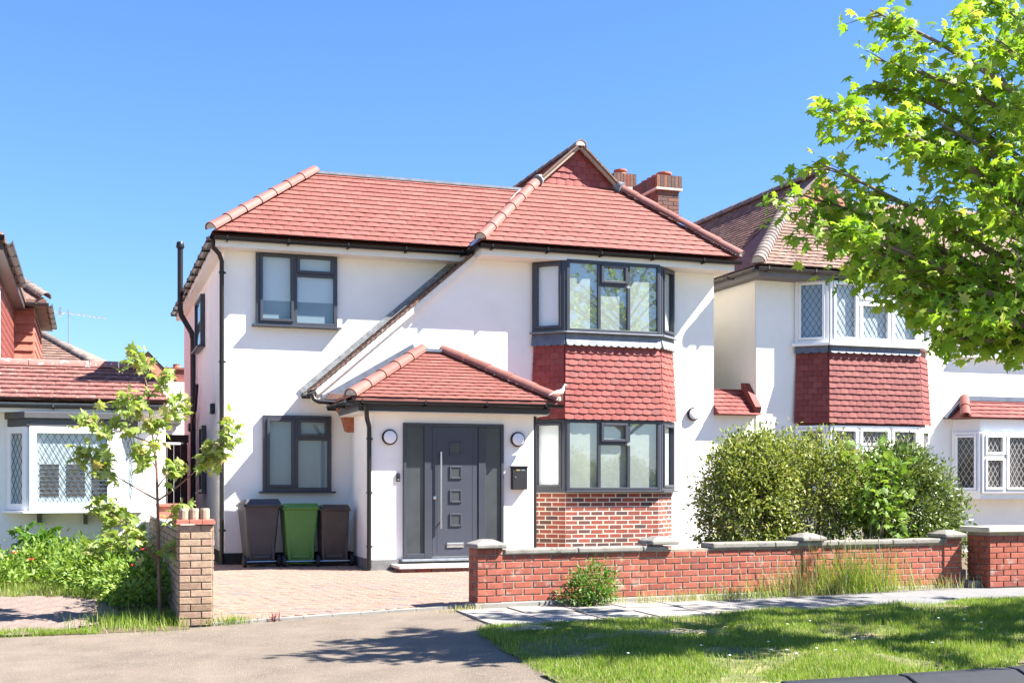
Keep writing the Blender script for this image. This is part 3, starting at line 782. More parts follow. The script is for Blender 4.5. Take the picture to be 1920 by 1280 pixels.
# porch roof, fascia, door
EV = 2.555
b = MB(); b.box(3.74, 6.74, -1.52, -.002, 2.37, 2.50); b.build('porch_fascia', m_anth, house)
b = MB(); b.box(3.76, 6.72, -1.5, -.003, 2.352, 2.369); b.build('porch_soffit', m_soffit, house)
PT = 3.42
proof = solid('porch_roof', [[(3.62,-1.62,EV),(6.82,-1.62,EV),(5.42,-.1,PT),(5.08,-.1,PT)], [(3.62,-1.62,EV),(5.08,-.1,PT),(5.08,-.002,PT),(3.62,-.002,EV)],
    [(6.82,-1.62,EV),(6.82,-.002,EV),(5.42,-.002,PT),(5.42,-.1,PT)], [(5.08,-.1,PT),(5.42,-.1,PT),(5.42,-.002,PT),(5.08,-.002,PT)], [(3.62,-1.62,EV-.04),(3.62,-.002,EV-.04),(6.82,-.002,EV-.04),(6.82,-1.62,EV-.04)],
    [(3.62,-1.62,EV-.04),(6.82,-1.62,EV-.04),(6.82,-1.62,EV),(3.62,-1.62,EV)]], m_tile, house)
ps = math.hypot(1.52, PT-EV)
tile_plane(proof, (3.62, -1.62, EV), (1, 0, 0), (0, 1.52, PT-EV), [(0, 0), (3.2, 0), (1.8, ps), (1.46, ps)], m_tile, gauge=.118, lap=.04, maxobj=65)
tile_plane(proof, (3.62, -.01, EV), (0, -1, 0), (1.46, 0, PT-EV), [(0, 0), (1.6, 0), (.1, math.hypot(1.46, PT-EV)), (0, math.hypot(1.46, PT-EV))], m_tile, gauge=.118, lap=.04)
hip_run(proof, (3.61, -1.63, EV+.03), (5.08, -.1, PT+.03), m_hip, m_mortar, r=.1)
hip_run(proof, (6.83, -1.63, EV+.03), (5.42, -.1, PT+.03), m_hip, m_mortar, r=.1)
b = MB(); b.box(5.05, 5.45, -.2, -.002, PT, PT+.05); b.build('lead_ridge', m_leaddark, proof)
fl = Vector((1.46, 0, PT-EV)).normalized(); fn = Vector((-fl.z, 0, fl.x))
b = MB(); b.obox((3.55, -.002, EV-.02), (0, -1, 0), fl, fn, (0, .02), (0, 1.72), (0, .17)); b.build('lead_flashing', m_leaddark, house)
gutter(house, (3.55, -1.67, EV-.045), (6.9, -1.67, EV-.045), r=.052)
gutter(house, (3.57, -.1, EV-.045), (3.57, -1.7, EV-.045), r=.052, br=.7)
b = MB(); b.tube([(3.83, -1.64, EV-.07), (3.83, -1.63, EV-.18), (3.87, -1.5, EV-.30), (3.93, -1.36, EV-.40), (3.935, -1.345, EV-.50), (3.935, -1.345, .04)], .035, 10); b.build('downpipe', m_black, house, smooth=True)
b = MB()
for z in (1.95, 1.15, .35): b.tube([(3.935, -1.345, z), (3.935, -1.345, z+.03)], .044, 10); b.box(3.92, 3.99, -1.34, -1.30, z, z+.03)
b.build('pipe_clip', m_black, house)
b = MB(); b.tube([(6.60, -1.2, EV-.1), (6.60, -1.2, .04)], .034, 10); b.build('downpipe', m_black, house, smooth=True)
# entrance: frame, sidelights, door
YF = -1.3
b = MB()
for (a0, a1, z0, z1) in ((4.457, 4.50, .17, 2.215), (6.0, 6.045, .17, 2.215), (4.5, 6.0, 2.165, 2.215), (4.78, 4.90, .17, 2.165), (5.635, 5.75, .17, 2.165), (4.5, 4.78, .17, .25), (5.75, 6.0, .17, .25)):
    b.box(a0, a1, YF-.055, YF+.01, z0, z1)
b.build('entrance_frame', m_anth, house, bevel=.006)
for (a0, a1) in ((4.5, 4.78), (5.75, 6.0)):
    b = MB(); b.box(a0, a1, YF-.022, YF-.012, .25, 2.165); b.build('sidelight', m_frost, house)
b = MB(); b.box(4.42, 6.08, YF-.13, YF-.0, .135, .168); b.build('door_threshold', m_lead, house, bevel=.005)
b = MB(); b.box(4.905, 5.63, YF-.04, YF, .205, 2.16); dr = b.build('front_door', m_door, house, bevel=.004)
for gx_ in (4.985, 5.545):
    b = MB(); b.box(gx_-.004, gx_+.004, YF-.0425, YF-.039, .25, 2.12); b.build('door_groove', m_anth, dr)
for zc in (1.83, 1.47, 1.11, .75):
    b = MB(); x0, x1, z0, z1, f = 5.175, 5.37, zc-.10, zc+.10, .028
    b.box(x0, x0+f, YF-.058, YF-.036, z0, z1); b.box(x1-f, x1, YF-.058, YF-.036, z0, z1); b.box(x0+f, x1-f, YF-.058, YF-.036, z0, z0+f); b.box(x0+f, x1-f, YF-.058, YF-.036, z1-f, z1)
    w_ = b.build('door_light', m_door, dr, bevel=.006)
    b = MB(); b.box(x0+f, x1-f, YF-.046, YF-.040, z0+f, z1-f); b.build('pane', m_frost, w_)
b = MB(); b.tube([(5.03, YF-.095, .62), (5.03, YF-.095, 1.78)], .016, 10); b.tube([(5.03, YF-.095, .72), (5.03, YF-.03, .72)], .011, 8); b.tube([(5.03, YF-.095, 1.68), (5.03, YF-.03, 1.68)], .011, 8); b.build('pull_handle', m_metal, dr, smooth=True)
b = MB(); b.lathe((4.945, YF-.04, 1.09), [(.028, 0), (.028, .012), (.016, .016), (.016, .022)], 14, 'y'); b.build('door_lock', m_metal, dr)
b = MB(); b.box(5.13, 5.40, YF-.058, YF-.038, .335, .405); lp = b.build('letter_plate', m_metal, dr, bevel=.006)
b = MB(); b.box(5.15, 5.38, YF-.064, YF-.058, .35, .392); b.build('letter_flap', m_metal, lp, bevel=.003)
st = thing('door_step', 'low pale stone step on dark brick in front of the grey front door', 'step', (5.0, -1.6, 0))
b = MB(); b.box(4.27, 5.95, -1.86, -1.319, .055, .10); b.build('step_slab', M('pale_step_stone', (.58, .55, .50), .85, .08, 8), st, bevel=.006)
for i in range(7):
    b = MB(); b.box(4.30+i*.232, 4.522+i*.232, -1.83, -1.4, -.04, .054); b.build('step_brick', m_chimbrick, st)
# linking wall with arch and little tiled roof
lk = thing('side_passage_wall', 'white arched side passage wall with tiny red tiled roof between the two houses', 'wall', (10.83, .2, 0))
arch = [(10.55 + .0, 0), (10.55, 1.82)] + [(10.84 - .29*math.cos(math.pi*k/10), 1.82 + .34*math.sin(math.pi*k/10)) for k in range(1, 10)] + [(11.13, 1.82), (11.13, 0)]
b = MB()
b.box(10.401, 10.55, .02, .25, 0, 2.55); b.box(11.13, 11.249, .02, .25, 0, 2.55)
tp = arch[1:-1]
for i in range(len(tp)-1):
    (xa, za), (xb, zb) = tp[i], tp[i+1]
    b.add([(xa,.02,za),(xb,.02,zb),(xb,.02,2.55),(xa,.02,2.55),(xa,.25,za),(xb,.25,zb),(xb,.25,2.55),(xa,.25,2.55)], [(0,1,2,3),(5,4,7,6),(0,4,5,1)])
b.build('arch_wall', m_render, lk)
b = MB(); b.add([(10.402,-.16,2.52),(11.248,-.16,2.52),(11.248,.34,3.0),(10.402,.34,3.0),(10.402,.34,2.5),(11.248,.34,2.5)], [(0,1,2,3),(0,4,5,1),(0,3,4),(1,5,2),(3,2,5,4)]); lr = b.build('lean_roof', m_hang2, lk)
vv = Vector((0, .5, .48)); tile_plane(lr, (10.402, -.18, 2.51), (1, 0, 0), vv, [(0, 0), (.846, 0), (.846, .69), (0, .69)], m_hang2, w=.165, gauge=.11, lap=.03, lift=.02, name='roof_tile', maxobj=40)
b = MB(); b.prism([(-.16, 2.56), (.3, 3.0), (.32, 3.12), (.2, 3.1), (-.2, 2.66)], 'x', 11.12, 11.245); b.build('parapet', m_hang2, lk)

# fixtures on the house
def wall_lamp(x, y, z, label):
    t = thing('wall_lamp', label, 'wall lamp', (x, y, z), 'round bulkhead lamps on white walls')
    b = MB(); b.lathe((x, y, z), [(.115, 0), (.118, .04), (.105, .055), (.095, .056)], 28, 'y'); b.build('lamp_ring', m_black, t, smooth=True)
    b = MB(); b.lathe((x, y-.045, z), [(.098, 0), (.094, .02), (.07, .033), (.02, .038)], 28, 'y'); b.build('lamp_diffuser', m_lampw, t, smooth=True)
wall_lamp(4.25, YF, 1.995, 'round white bulkhead lamp with black ring beside the doorbell')
wall_lamp(6.28, YF, 1.985, 'round white bulkhead lamp with black ring above the black post box')
wall_lamp(9.99, 0, 2.52, 'round white bulkhead lamp with black ring right of the tile hung bay')
t = thing('post_box', 'black metal post box with two small name plates on white porch wall', 'post box', (6.29, YF-.05, 1.4))
b = MB(); b.box(6.17, 6.41, YF-.11, YF, 1.21, 1.55); b.build('box_body', m_blackpaint, t, bevel=.006)
b = MB(); b.box(6.16, 6.42, YF-.125, YF, 1.55, 1.575); b.build('box_lid', m_blackpaint, t, bevel=.004)
b = MB(); b.box(6.225, 6.29, YF-.114, YF-.109, 1.497, 1.522); b.build('name_plate', M('brass_plate', (.5, .4, .2), .4, .05, 10, metal=.8), t)
b = MB(); b.box(6.305, 6.37, YF-.114, YF-.109, 1.497, 1.522); b.build('name_plate', m_metal, t)
b = MB(); b.lathe((6.215, YF-.11, 1.40), [(.014, 0), (.012, .006)], 12, 'y'); b.build('box_lock', m_metal, t)
t = thing('doorbell', 'small black video doorbell on white porch wall left of the door', 'doorbell', (4.385, YF-.01, 1.39))
b = MB(); b.box(4.355, 4.41, YF-.03, YF, 1.33, 1.455); b.build('bell_body', m_black, t, bevel=.006)
b = MB(); b.lathe((4.3825, YF-.03, 1.42), [(.012, 0), (.010, .004)], 12, 'y'); b.build('bell_lens', m_frost, t); b = MB(); b.lathe((4.3825, YF-.03, 1.36), [(.014, 0), (.013, .004)], 12, 'y'); b.build('bell_button', m_metal, t)
for (yy, zz, nm) in ((2.2, 2.58, 'small caged bulkhead lamp on the side wall beside the corner downpipe'), (7.0, 2.48, 'small caged bulkhead lamp further back on the white side wall')):
    t = thing('side_lamp', nm, 'wall lamp', (2.0, yy, zz))
    b = MB(); b.box(1.95, 2.03, yy-.09, yy+.09, zz-.09, zz+.09); b.build('lamp_body', m_black, t, bevel=.02); b = MB(); b.box(1.925, 1.95, yy-.06, yy+.06, zz-.06, zz+.06); b.build('lamp_glass', m_lampw, t, bevel=.01)
t = thing('bird_ornament', 'small grey bird ornament perched on the right corner of the porch roof', 'ornament', (6.84, -1.62, EV+.09))
b = MB(); x, y, z = 6.84, -1.63, EV+.10
b.tube([(x-.16, y, z+.0), (x-.1, y, z+.015), (x-.02, y, z+.035), (x+.05, y, z+.06), (x+.075, y, z+.10), (x+.08, y, z+.14), (x+.10, y, z+.165), (x+.135, y, z+.165)], [.008, .03, .05, .045, .028, .02, .024, .006], 10); b.build('bird_body', m_mortar, t, smooth=True)
b = MB(); b.tube([(x-.0, y-.03, z+.03), (x-.0, y-.03, z-.09)], .008, 6); b.tube([(x-.0, y+.03, z+.03), (x-.0, y+.03, z-.09)], .008, 6); b.build('leg', m_mortar, t)

# ------------------------------------------------------------------ wheelie bins (rear, with handle and wheels, faces the drive)
def bin_(x, y, rz, mat, label, H=1.02, W=.56, tl=0.):
    t = thing('wheelie_bin', label, 'wheelie bin', (x, y, 0)); t.rotation_euler.z = rz
    def bm(): return MB()
    def put(b, name, mat, **k):
        o = link(name, b.mesh(name), mat, t, **k); return o
    w0, w1, d0, d1 = .20, W/2-.015, .21, .32
    b = bm(); hb = H-.09
    b.add([(-w0,-d0,.05),(w0,-d0,.05),(w0,d0-.02,.05),(-w0,d0-.02,.05),(-w1,-d1,hb),(w1,-d1,hb),(w1,d1,hb),(-w1,d1,hb)], [(0,3,2,1),(4,5,6,7),(0,1,5,4),(1,2,6,5),(2,3,7,6),(3,0,4,7)])
    body = put(b, 'bin_body', mat, bevel=.035)
    b = bm(); b.box(-w1-.02, w1+.02, -d1-.02, d1+.02, hb-.035, hb+.005); put(b, 'rim', mat, bevel=.012)
    b = bm(); b.add([(-w1-.015,-d1-.05,hb+.008),(w1+.015,-d1-.05,hb+.008),(w1+.015,d1+.04,hb+.008),(-w1-.015,d1+.04,hb+.008),(-w1+.02,-d1+.02,hb+.07+tl),(w1-.02,-d1+.02,hb+.07+tl),(w1-.04,d1-.06,hb+.05),(-w1+.04,d1-.06,hb+.05)], [(0,3,2,1),(4,5,6,7),(0,1,5,4),(1,2,6,5),(2,3,7,6),(3,0,4,7)])
    put(b, 'lid', mat, bevel=.02)
    b = bm(); b.tube([(-w1+.02, -d1-.075, hb+.0), (w1-.02, -d1-.075, hb+.0)], .014, 8)
    for s in (-1, 1): b.box(s*(w1-.05)-.015, s*(w1-.05)+.015, -d1-.085, -d1, hb-.025, hb+.012)
    put(b, 'handle', mat, smooth=False)
    b = bm(); b.tube([(-.25, -.235, .10), (.25, -.235, .10)], .011, 8); put(b, 'axle', m_metal)
    b = bm(); b.box(-.13, .13, -.255, -.20, .15, .20); b.box(-.2, -.16, -.26, -.2, .12, .5); b.box(.16, .2, -.26, -.2, .12, .5); put(b, 'rear_rib', mat, bevel=.01)
    for s in (-1, 1):
        b = bm(); n = 18; xx = s*.262
        vs, fs = [], []
        for q, (r, dx) in enumerate(((.06, -.02), (.098, -.022), (.1, 0), (.098, .022), (.06, .02))):
            for k in range(n): a = 2*math.pi*k/n; vs.append((xx+dx, -.235+r*math.cos(a), .10+r*math.sin(a)))
        for q in range(4):
            for k in range(n): fs.append((q*n+k, q*n+(k+1) % n, (q+1)*n+(k+1) % n, (q+1)*n+k))
        fs += [tuple(range(n)), tuple(range(4*n, 5*n))]
        b.add(vs, fs); wh = put(b, 'wheel', m_rubber, smooth=True)
        b = bm(); b.tube([(xx-.024, -.235, .10), (xx+.024, -.235, .10)], .03, 10); o = link('hub', b.mesh('hub'), m_black, wh)
bin_(2.50, .12, R(4), m_binb, 'dark grey wheelie bin with pale scuffed lid, first from the corner downpipe', H=1.06, W=.58, tl=.03)
bin_(3.11, .02, R(-1), m_bing, 'green wheelie bin standing between two dark bins', H=1.02, W=.56)
bin_(3.63, -.06, R(-2), m_bint, 'brownish black wheelie bin standing nearest the porch downpipe', H=1.0, W=.47)

# ------------------------------------------------------------------ brick garden walls
fw = thing('front_garden_wall', 'low red brick front garden wall with weathered stone coping and piers', 'garden wall', (7.5, -6, -.08))
wd = Vector((1, .064, 0)).normalized(); wn_ = Vector((wd.y, -wd.x, 0)); WL = 6.86; wz = -.085
W0 = Vector((4.06, -6.29, wz))
b = MB(); b.obox(W0, wd, wn_, (0, 0, 1), (.004, WL), (-.215, -.001), (0, .60)); b.build('wall_core', m_mortarg, fw)
b = MB(); b.obox(W0, wd, wn_, (0, 0, 1), (-.03, WL+.02), (-.23, .025), (-.15, .055)); b.build('footing', m_concrete, fw, bevel=.01)
fbk = MB()
brick_face(fw, W0 + Vector((0, 0, .055)), wd, wn_, WL, 7, m_wallbrick, depth=.012, j=.013, bh=.062)
brick_face(fw, W0 + Vector((0, 0, .055)) - wn_*.215 + wd*WL, -wd, -wn_, WL, 7, m_wallbrick, depth=.02, field=fbk)
brick_face(fw, W0 + Vector((0, 0, .055)) - wn_*.21, wn_, -wd, .215, 8, m_wallbrick, depth=.02, start=1)
fbk.build('rear_brickwork', m_wallbrick, fw, kind='stuff')
def coping(a, b_, top, h=.055, j=.88):
    u = a
    while u < b_ - .1:
        l = min(j + random.uniform(-.08, .08), b_-u)
        m = MB(); m.obox(W0, wd, wn_, (0, 0, 1), (u+.004, u+l-.004), (-.255, .04), (top, top+h + random.uniform(-.006, .006))); m.build('coping_stone', m_coping, fw, bevel=.014)
        u += l
coping(.32, 2.42, .585); coping(3.02, 6.6, .600, h=.06)
for (u, w_, zt, pr) in ((0, .30, .66, .012), (2.17, .0, .66, 0), (4.33, .28, .665, .012), (6.56, .30, .675, .012)):
    if w_:
        m = MB(); m.obox(W0, wd, wn_, (0, 0, 1), (u, u+w_), (-.25, pr), (.0, zt)); m.build('pier_core', m_mortarg, fw)
        brick_face(fw, W0 + wd*u + wn_*(pr+.006) + Vector((0, 0, .055)), wd, wn_, w_, 8, m_wallbrick, depth=.012, start=1, j=.013, bh=.062)
    cw = .36; cu = u + (w_ or .36)/2
    m = MB(); pts = [W0 + wd*(cu + a) + wn_*(c-.10) for a, c in ((-cw/2, .19), (cw/2, .19), (cw/2, -.19), (-cw/2, -.19))]
    zt0 = wz + zt
    m.add([(p.x, p.y, zt0) for p in pts] + [(p.x, p.y, zt0+.045) for p in pts] + [((p.x*.35+(W0+wd*cu-wn_*.1).x*.65), (p.y*.35+(W0+wd*cu-wn_*.1).y*.65), zt0+.095) for p in pts],
          [(0,3,2,1),(0,1,5,4),(1,2,6,5),(2,3,7,6),(3,0,4,7),(4,5,9,8),(5,6,10,9),(6,7,11,10),(7,4,8,11),(8,9,10,11)]); m.build('pier_cap', m_coping, fw, bevel=.012)
# neighbour's gate pier and steps
gp_ = thing('gate_pier', 'square red brick gate pier with flat pale stone cap beside the steps', 'gate pier', (11.6, -6.0, -.06))
b = MB(); b.box(11.13, 12.1, -6.14, -5.72, -.2, .66); b.build('pier_core', m_mortarg, gp_)
brick_face(gp_, (11.12, -6.146, -.06), (1, 0, 0), (0, -1, 0), .98, 9, m_wallbrick); brick_face(gp_, (11.124, -5.72, -.06), (0, -1, 0), (-1, 0, 0), .42, 9, m_wallbrick, start=1)
b = MB(); b.box(11.05, 12.2, -6.22, -5.64, .66, .73); b.build('pier_cap', M('pale_cap_stone', (.50, .46, .38), .9, .1, 8), gp_, bevel=.012)
sp = thing('garden_steps', 'two shallow concrete steps in the gap beside the gate pier', 'steps', (11.0, -5.6, -.06))
b = MB(); b.box(10.93, 11.11, -6.0, -5.7, -.2, .02); b.build('step_tread', m_concrete, sp, bevel=.01)
b = MB(); b.box(10.93, 11.12, -5.7, -5.2, -.2, .15); b.build('step_tread', m_concrete, sp, bevel=.01)
# stock brick boundary wall with pier
bw = thing('boundary_wall', 'yellow stock brick boundary wall with end pier and red creasing tiles', 'garden wall', (1.05, -5.9, -.19))
PX, PY, PZ = .885, -6.06, -.195
b = MB(); b.box(PX+.004, PX+.346, PY+.005, PY+.345, PZ-.1, PZ+1.045); b.build('pier_core', M('dark_mortar', (.22, .17, .13), .95, .2, 20), bw)
for r in range(14):
    z0 = PZ + r*.0755 + .005
    for side, (O, U, N) in enumerate((((PX, PY, 0), (1, 0, 0), (0, -1, 0)), ((PX, PY+.35, 0), (0, -1, 0), (-1, 0, 0)), ((PX+.35, PY, 0), (0, 1, 0), (1, 0, 0)))):
        lens = (.225, .115) if (r + side) % 2 else (.115, .225)
        u = 0
        for l in lens:
            c = Vector(O) + Vector(U)*(u + l/2) + Vector((0, 0, z0+.033)) + Vector(N)*(.0 + random.uniform(-.004, .004))
            o = place('brick', brick_mesh(round(l-.01 - random.choice((0, .004)), 3), random.choice((.062, .065)), .02, m_stock), m_stock, bw, c - Vector(N)*.012, U, (0, 0, 1), N); u += l
            o.rotation_euler.y += random.uniform(-.012, .012)
for k in range(3):
    b = MB(); b.box(PX-.03+.135*k, PX-.03+.135*(k+1)-.006, PY-.035, PY+.385, PZ+1.062, PZ+1.084); b.build('creasing_tile', m_redcop, bw)
    b = MB(); b.box(PX-.02+.13*k, PX-.02+.13*(k+1)-.006, PY-.022, PY+.37, PZ+1.086, PZ+1.108); b.build('creasing_tile', m_redcop, bw)
b = MB(); b.box(.90, 1.10, PY+.35, .55, -.3, .80); b.build('wall_core', M('dark_mortar_run', (.25, .2, .16), .95, .2, 20), bw)
fb = MB(); brick_face(bw, (.895, .55, -.2), (0, -1, 0), (-1, 0, 0), 6.25, 13, m_stock, field=fb); brick_face(bw, (1.105, PY+.35, -.2), (0, 1, 0), (1, 0, 0), 6.25, 13, m_stock, field=fb); fb.build('brickwork', m_stock, bw, kind='stuff')
b = MB(); b.box(.87, 1.13, PY+.36, .55, .80, .83); b.build('coping', m_mortarw, bw)
b = MB(); b.box(.86, 1.14, -2.6, -2.2, .83, 1.0); b.box(.84, 1.16, -2.63, -2.17, 1.0, 1.03); b.build('wall_pier', m_redcop, bw)
for i, xx in enumerate((PX+.06, PX+.165, PX+.275)):
    t = tag(MB().lathe((xx, PY+.16, PZ+1.108), [(.05, 0), (.053, .02), (.052, .10), (.045, .118)], 10).build('edging_block', M('weathered_block', (.30, .25, .18), .95, .3, 18, .5, 40) if i == 0 else bpy.data.materials['weathered_block'], smooth=False),
        'weathered round edging block standing on top of the yellow brick pier', 'edging block', 'blocks on the brick pier')

# ------------------------------------------------------------------ right neighbour's house
nb = thing('neighbour_house', 'white rendered house with brown tiled roof, white leaded bay windows and red tile hanging', 'house', (14, 3, 0))
b = MB(); b.box(11.25, 20.5, 0, 9.3, -.02, 5.0); b.build('wall', m_render, nb)
b = MB(); b.box(11.235, 11.249, .012, 9.2, 0, 4.98); b.build('side_render', m_cream, nb)
NXL, NXR, NY, NE = 11.0, 15.75, -.5, 5.12
NXC = (NXL+NXR)/2; NA = 7.3; nsl = (NA-NE)/(NXC-NXL); NG = 6.66; ngx = (NG-NE)/nsl; NGY = 1.25
nroof = solid('roof', [[(NXL,NY,NE),(NXR,NY,NE),(NXR-ngx,NGY,NG),(NXL+ngx,NGY,NG)], [(NXL,NY,NE),(NXL+ngx,NGY,NG),(NXC,NGY,NA),(NXC,9.6,NA),(NXL,9.6,NE)],
    [(NXR,NY,NE),(NXR,9.6,NE),(NXC,9.6,NA),(NXC,NGY,NA),(NXR-ngx,NGY,NG)], [(NXL,NY,NE-.03),(NXL,9.6,NE-.03),(NXR,9.6,NE-.03),(NXR,NY,NE-.03)]], m_oldtile, nb)
nf = math.hypot(NGY-NY, NG-NE); nls = math.hypot(NXC-NXL, NA-NE); ngl = ngx/(NXC-NXL)*nls
tile_plane(nroof, (NXL, NY, NE), (1, 0, 0), (0, NGY-NY, NG-NE), [(0, 0), (NXR-NXL, 0), (NXR-NXL-ngx, nf), (ngx, nf)], m_oldtile, w=.165, gauge=.115, lap=.04, maxobj=150)
tile_plane(nroof, (NXL, NY, NE), (0, -1, 0), (NXC-NXL, 0, NA-NE), [(0, 0), (-9, 0), (-9, nls), (NY-NGY, nls), (NY-NGY, ngl)], m_oldtile, w=.165, gauge=.115, lap=.04, maxobj=140)
solid('side_roof', [[(NXR-1, .1, NE-.05), (22, .1, NE-.05), (22, 2.6, 7.2), (NXR-1, 2.6, 7.2)], [(NXR-1, 2.6, 7.2), (22, 2.6, 7.2), (22, 5, 5), (NXR-1, 5, 5)]], m_oldtile, nb)
for (A, B) in (((NXL-.01, NY-.01, NE+.03), (NXL+ngx, NGY, NG+.03)), ((NXR+.01, NY-.01, NE+.03), (NXR-ngx, NGY, NG+.03))):
    hip_run(nroof, A, B, m_hip2, m_mortar, r=.125, seg=.14, name='bonnet_tile')
hip_run(nroof, (NXC, NGY-.15, NA), (NXC, 9.6, NA), m_hip2, m_mortar, r=.11, name='ridge_tile')
b = MB(); b.prism([(NXL+ngx+.02, NG), (NXR-ngx-.02, NG), (NXC, NA-.03)], 'y', NGY, NGY+.04); b.build('gablet', m_redcop, nroof)
tile_plane(nb, (NXL+ngx, NGY-.012, NG), (1, 0, 0), (0, .02, 1), [(0, 0), (2*(NXC-NXL-ngx), 0), (NXC-NXL-ngx, NA-NG)], M('orange_gablet_tile', None, .8, .15, 12, stops=[(0, (.36, .13, .07)), (1, (.42, .17, .10))]), w=.165, gauge=.12, lap=.03, lift=.02, th=.012, name='gablet_tile', maxobj=60, field='gablet_tile_field')
for s in (-1, 1):
    b = MB(); d = Vector((s*(NXC-NXL-ngx+.1), 0, -(NA-NG)-.09)); Lb = d.length; d.normalize(); n_ = Vector((-d.z*s, 0, d.x*s))
    b.obox((NXC, NGY, NA+.03), d, Vector((0, -1, 0)), n_, (0, Lb), (.07, .12), (-.07, .0)); b.build('bargeboard', m_hip2, nroof)
m_dgut = M('grey_brown_gutter', (.07, .06, .058), .5, .15, 9)
b = MB(); b.box(11.05, 15.7, -.44, -.001, 4.93, 5.07); b.box(11.05, 11.248, -.001, 9.2, 4.93, 5.07); b.build('soffit', M('dark_soffit', (.16, .15, .15), .7, .1, 6), nb)
gutter(nb, (10.98, -.5, 5.07), (15.8, -.5, 5.07), mat=m_dgut); gutter(nb, (10.98, 9.2, 5.07), (10.98, -.5, 5.07), mat=m_dgut)
# neighbour's bay
nA, nB, nC, nD = (12.06, 0), (12.50, -.38), (14.40, -.38), (14.86, 0)
NP = [nA, nB, nC, nD]
nul, nur = Vector((.44, -.38, 0)).normalized(), Vector((.46, .38, 0)).normalized(); nsw, nsr = math.hypot(.44, .38), math.hypot(.46, .38)
nmid = bay_prism(NP, 2.37, 3.79, m_hang2, 'bay_apron', nb)
bay_prism(ins(NP, .004), 4.98, 5.06, m_white, 'bay_head', nb); bay_prism(ins(NP, .012), 0, 1.1, m_render, 'bay_base', nb)
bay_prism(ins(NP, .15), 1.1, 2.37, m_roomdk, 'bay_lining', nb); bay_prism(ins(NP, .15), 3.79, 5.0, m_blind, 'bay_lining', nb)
tile_plane(nmid, (12.50, -.46, 2.39), (1, 0, 0), (0, .05, 1), [(-.05, 0), (1.95, 0), (1.91, 1.25), (-.01, 1.25)], m_hang2, w=.165, gauge=.105, lap=.03, lift=.022, th=.014, jit=.006, name='hanging_tile', maxobj=130, field='hanging_tile_field')
for (p, u_, L_) in (((12.0, -.04), nul, nsw), ((14.44, -.455), nur, nsr)):
    n_ = Vector((u_.y, -u_.x, 0))
    tile_plane(nmid, (p[0], p[1], 2.39), u_, Vector((0, 0, 1)) - n_*.05, [(0, 0), (L_+.05, 0), (L_+.01, 1.25), (0.03, 1.25)], m_hang2, w=.165, gauge=.105, lap=.03, lift=.022, th=.014, jit=.006, name='hanging_tile', maxobj=40, field='hanging_tile_field')
apron((12.49, -.40, 0), (1, 0, 0), 1.92, 3.79, .12, m_leaddark, nb, 12); apron((12.04, -.01, 0), nul, nsw, 3.79, .12, m_leaddark, nb, 4)
m_leadcame = M('lead_came', (.05, .055, .07), .5, .1, 20); m_leadpale = M('pale_lead_came', (.42, .38, .36), .5, .1, 20)
for z0, h, bl in ((3.82, 1.15, m_blind), (1.15, 1.2, m_roomdk)):
    cc = [(.06, .56, .06, h-.06, 1), (.62, 1.24, .06, h-.42, 1), (.62, 1.24, h-.36, h-.06, 1), (1.3, 1.84, .06, h-.06, 1)]
    k = dict(lattice=(.105, .165), latt_m=m_leadcame if z0 > 2 else m_leadpale)
    sl_ = (.05, .05, .13, .05, m_white)
    window(nb, (12.5, -.38, z0), (1, 0, 0), 1.9, h, cc, m_white, m_glass, bl, sill=sl_, **k)
    window(nb, (12.06, 0, z0), nul, nsw, h, [(.06, nsw-.06, .06, h-.06, 1)], m_white, m_glass, bl if z0 < 2 else M('blue_blind', (.36, .46, .58), .9, .03, 3), sill=sl_, **k)
    window(nb, (14.4, -.38, z0), nur, nsr, h, [(.06, nsr-.06, .06, h-.06, 1)], m_white, m_glass, bl, sill=sl_, **k)
window(nb, (15.55, -.022, 3.75), (1, 0, 0), 1.9, .95, [(.06, .6, .06, .89, 1), (.66, 1.24, .06, .89, 1), (1.3, 1.84, .06, .89, 1)], m_white, m_glass, m_blind, sill=(.05, .05, .1, .05, m_white), lattice=(.105, .165), latt_m=m_leadcame)
# oriel with small hipped roof
oA, oB, oC, oD = (15.47, 0), (15.80, -.38), (17.6, -.38), (17.95, 0); OP = [oA, oB, oC, oD]
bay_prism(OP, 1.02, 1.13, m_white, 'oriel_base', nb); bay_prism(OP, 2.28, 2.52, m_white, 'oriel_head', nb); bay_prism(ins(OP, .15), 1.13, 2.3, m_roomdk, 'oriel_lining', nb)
oul = Vector((.33, -.38, 0)).normalized(); osw = math.hypot(.33, .38)
k = dict(lattice=(.10, .17), latt_m=m_leadpale)
window(nb, (15.8, -.385, 1.13), (1, 0, 0), 1.8, 1.15, [(.06, .50, .06, .66, 1), (.06, .50, .72, 1.09, 1), (.56, 1.1, .06, 1.09, 1), (1.16, 1.74, .06, 1.09, 1)], m_white, m_glass, m_roomdk, **k)
window(nb, (15.47, -.005, 1.13), oul, osw, 1.15, [(.06, osw-.06, .06, 1.09, 1)], m_white, m_glass, m_roomdk, **k)
orf = solid('oriel_roof', [[(15.38,-.5,2.53),(18.05,-.5,2.53),(17.7,-.02,2.9),(15.75,-.02,2.9)], [(15.38,-.5,2.53),(15.75,-.02,2.9),(15.3,-.01,2.53)], [(15.38,-.5,2.53),(15.3,-.01,2.53),(18.1,-.01,2.53),(18.05,-.5,2.53)]], m_hang2, nb)
os_ = math.hypot(.48, .37); tile_plane(orf, (15.38, -.5, 2.53), (1, 0, 0), (0, .48, .37), [(0, 0), (2.67, 0), (2.32, os_), (.37, os_)], m_hang2, w=.2, gauge=.125, lap=.03, name='oriel_tile', maxobj=50)
